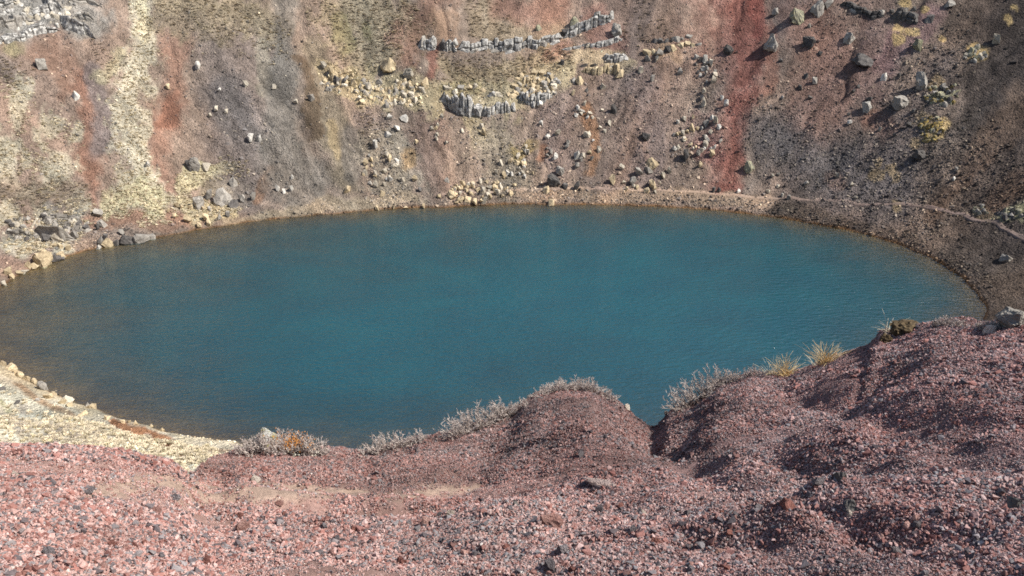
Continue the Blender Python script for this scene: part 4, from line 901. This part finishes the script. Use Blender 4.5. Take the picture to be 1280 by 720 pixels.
def slab(pxs, label):
    """thin crust of cemented ash sticking out of the gravel"""
    x0, y0, w, h = pxs; p = hit_rim(x0, y0); mpp = np.linalg.norm(p-np.array([0, 0, HC]))/F
    bm = hull_rock(4242, 22, 1, 2, 0.05); me = bm_mesh(bm, 'slab', SM['ash']); o = link(bpy.data.objects.new('ash_slab', me))
    o.scale = (w*mpp, w*mpp*0.5, 0.09); o.location = (p[0], p[1], p[2]-0.072); o.rotation_euler = (-0.36, 0.10, -0.25); tag(o, label, 'slab'); return o
slab((762, 604, 62, 18), 'smooth grey ash slab sticking out of the middle gravel')

# ------------------------------------------------------------------ plants along the rim edge
def tubes(segs, sides=3):
    V = []; Fq = []
    for (a, b, ra, rb) in segs:
        a = Vector(a); b = Vector(b); d = (b-a)
        if d.length < 1e-6: continue
        d.normalize(); x = d.orthogonal().normalized(); y = d.cross(x); i = len(V)
        for (c, r) in ((a, ra), (b, rb)):
            for k in range(sides):
                t = 2*math.pi*k/sides; V.append(tuple(c+x*(r*math.cos(t))+y*(r*math.sin(t))))
        for k in range(sides): Fq.append((i+k, i+(k+1) % sides, i+sides+(k+1) % sides, i+sides+k))
    return V, Fq
def shrub(px0, px1, py, hpx, label, seed, density=1.0, extras=(), lean=(0, 0)):
    """leafless dwarf shrub: stems from a strip of ground px0..px1, forking into fine grey twigs"""
    r = random.Random(seed); pm = hit_rim((px0+px1)/2, py+3); mpp = np.linalg.norm(pm-np.array([0, 0, HC]))/F
    root = link(bpy.data.objects.new('dwarf_shrub', None)); root.location = pm; root.empty_display_size = 0.2
    H = hpx*mpp*1.05; wid = (px1-px0)*mpp; st = []; tw = []
    n = int(max(24, wid*165)*density)
    for i in range(n):
        f = r.uniform(0.04, 0.96); sx_ = (f-0.5)*wid; qx_ = px0+f*(px1-px0)
        g = hit_rim(qx_, np.interp(qx_, *zip(*SIL))+r.uniform(2, 7))
        if g is None: continue
        base = Vector(g-pm)-Vector((0, 0, 0.02)); edge = (2*f-1)
        hh = H*(1-0.45*abs(edge)**2)*r.uniform(0.6, 1.08)
        d = Vector((edge*0.8+r.gauss(0, .45)+lean[0], r.gauss(0.15, .4)+lean[1], 1.0)).normalized()
        p = base; ln = hh/4; rad = 0.0055
        for s in range(4):
            d2 = (d+Vector((r.gauss(0, .28), r.gauss(0, .28), r.gauss(0.05, .2)))).normalized(); q = p+d2*ln
            (st if s < 2 else tw).append((p, q, rad, rad*0.75)); rad *= 0.75
            for b in range(3 if s else 1):
                db = (d2+Vector((r.gauss(0, .8), r.gauss(0, .8), r.gauss(0.15, .5)))).normalized(); e_ = p.lerp(q, r.random()); l2 = ln*r.uniform(0.5, 1.1); m = e_+db*l2*0.5
                db2 = (db+Vector((r.gauss(0, .35), r.gauss(0, .35), 0.3))).normalized(); tw.append((e_, m, 0.0032, 0.0026)); tw.append((m, m+db2*l2*0.5, 0.0026, 0.0014))
                for c in range(2):
                    dc = (db2+Vector((r.gauss(0, .8), r.gauss(0, .8), r.gauss(0.1, .5)))).normalized(); tw.append((m, m+dc*l2*0.35, 0.0023, 0.0013))
            p = q; d = d2
    for nm, sg, mt in (('stems', st, M_BRANCH), ('twigs', tw, M_TWIG)):
        V, Fq = tubes(sg); me = mesh_np(nm, V, Fq, mt); tag(link(bpy.data.objects.new(nm, me), root), kind='stuff')
    for (nm, mt, cx, cy, wx, hz, nn) in extras:       # moss, lichen or old leaves caught in the shrub
        g = hit_rim(cx, np.interp(cx, *zip(*SIL))+3); V = []; Fq = []
        off = Vector(g-pm)+Vector((0, 0, (np.interp(cx, *zip(*SIL))-cy)*mpp))
        for _ in range(nn):
            c = off+Vector((r.gauss(0, .4)*wx*mpp, r.gauss(0, .5)*wx*mpp*0.5, r.gauss(0, .4)*hz*mpp)); a = Vector((r.gauss(0, 1), r.gauss(0, 1), r.gauss(0, 1))).normalized()*0.008; b = a.orthogonal().normalized()*0.006
            i = len(V); V += [tuple(c-a), tuple(c+b), tuple(c+a), tuple(c-b)]; Fq.append((i, i+1, i+2, i+3))
        tag(link(bpy.data.objects.new(nm, mesh_np(nm, V, Fq, mt)), root), kind='stuff')
    tag(root, label, 'shrub'); return root
def tuft(px, hpx, wpx, label, seed, nb, mat, dx=0.0, droop=0.5):
    r = random.Random(seed); py = float(np.interp(px, *zip(*SIL)))+4; pm = hit_rim(px, py); mpp = np.linalg.norm(pm-np.array([0, 0, HC]))/F
    root = link(bpy.data.objects.new('grass_tuft', None)); root.location = pm; root.empty_display_size = 0.1
    for part, cnt in (('blades', nb), ('seed_stalks', max(3, nb//14))):
        sg = []
        for _ in range(cnt):
            b = Vector((r.gauss(0, .16)*wpx*mpp, r.gauss(0, .12)*wpx*mpp, -0.01)); L = hpx*mpp*r.uniform(0.55, 1.05)*(1.25 if part != 'blades' else 1)
            d = Vector((r.gauss(dx, .35), r.gauss(0, .35), 1)).normalized(); p = b; rad = 0.0034
            for s in range(4):
                d = (d+Vector((d.x*droop*0.5, d.y*droop*0.5, -droop*0.25))).normalized(); q = p+d*L/4; sg.append((p, q, rad, rad*0.75)); rad *= 0.75; p = q
        V, Fq = tubes(sg); tag(link(bpy.data.objects.new(part, mesh_np(part, V, Fq, mat if part == 'blades' else M_BLADE2)), root), kind='stuff')
    tag(root, label, 'grass'); return root
shrub(300, 412, 562, 30, 'leafless shrub crusted with white lichen and ochre leaves at the rim edge', 1, 1.1,
      [('ochre_leaves', M_OCHRE, 366, 545, 26, 10, 620), ('ochre_leaves', M_OCHRE, 352, 553, 14, 8, 260), ('cream_lichen', M_LICH, 372, 558, 30, 6, 600)])
shrub(452, 530, 556, 24, 'small grey leafless shrub in the dip between the lichened shrub and the mound', 2, 1.0)
shrub(560, 640, 530, 34, 'bushy pale grey shrub on the flank of the round scoria mound', 3, 1.2)
shrub(628, 672, 505, 14, 'short straggling twigs between the bushy shrub and mound top', 4, 0.8)
shrub(668, 772, 486, 18, 'wide low grey shrub crowning the round scoria mound', 5, 1.4)
shrub(846, 905, 490, 34, 'spreading grey shrub hanging over the notch beside the mound', 6, 1.15, lean=(-0.35, 0))
shrub(898, 922, 468, 16, 'dense silvery shrub beside the straw tufts', 7, 2.0)
shrub(922, 958, 464, 14, 'thin twiggy shrub next to the straw-coloured tuft', 8, 0.9)
tuft(962, 24, 16, 'pale thin grass tuft beside the twiggy shrub', 11, 40, M_BLADE2)
tuft(982, 32, 32, 'golden straw grass tuft at the rim edge', 12, 110, M_BLADE, 0.1)
tuft(1032, 34, 24, 'golden grass tuft standing alone on the bare rim edge', 13, 90, M_BLADE)
tuft(1020, 24, 10, 'few pale stalks beside the lone golden tuft', 14, 12, M_BLADE2, -0.2)
tuft(1110, 32, 14, 'sparse pale grass stalks on the mossy mound', 15, 16, M_BLADE2)
# cushions and lichened stones at the edge
def cushion(px, py, w, h, name, label, mat, seed, cat):
    p = hit_rim(px, py); mpp = np.linalg.norm(p-np.array([0, 0, HC]))/F; r = random.Random(seed)
    bm = bmesh.new(); bmesh.ops.create_icosphere(bm, subdivisions=4, radius=0.5)
    for v in bm.verts:
        k = 1+0.30*mnoise.noise(v.co*4+Vector((seed, 0, 0)))+0.22*mnoise.noise(v.co*11+Vector((0, seed, 0)))+0.22*mnoise.noise(v.co*29); v.co *= k
    o = link(bpy.data.objects.new(name, bm_mesh(bm, name, mat))); o.scale = (w*mpp, w*mpp*0.8, h*mpp*1.6); o.location = (p[0], p[1], p[2]); tag(o, label, cat); return o
cushion(1133, 411, 36, 12, 'moss_cushion', 'brown mossy mound at the rim edge with stalks', M_MOSS, 3, 'moss')
cushion(1106, 425, 13, 9, 'moss_cushion', 'small dark moss clump beneath the brown mossy mound', M_MOSS, 5, 'moss')
shrub(1122, 1150, 404, 7, 'pale dead twigs matted over the brown mossy mound', 20, 1.8)
shrub(1164, 1206, 401, 11, 'whitish matted dead shrub beside the brown mossy mound', 21, 2.6)
shrub(1222, 1252, 406, 12, 'creamy matted dead shrub in front of the grey boulder', 22, 2.6)
place_rock(1264, 399, 40, 19, 'grey', hit=hit_rim, label='big smooth grey boulder on the rim behind the creamy dead shrub', sink=0.3, yaw=0.4)
place_rock(1238, 412, 14, 10, 'fpale', hit=hit_rim, name='scoria_stone', label='pale stone beneath the creamy dead shrub')
place_rock(786, 506, 9, 10, 'fpale', hit=hit_rim, name='scoria_stone', label='white lichened stone on the outer flank of the round mound')
place_rock(832, 515, 8, 9, 'fpale', hit=hit_rim, name='scoria_stone', label='white lichened stone in the dark notch beside the mound')
place_rock(883, 492, 8, 8, 'fpale', hit=hit_rim, name='scoria_stone', label='white stone at the foot of the spreading shrub')
place_rock(337, 545, 30, 24, 'moss', hit=hit_rim, name='scoria_stone', label='white lichen-crusted stone inside the ochre-leaved shrub')
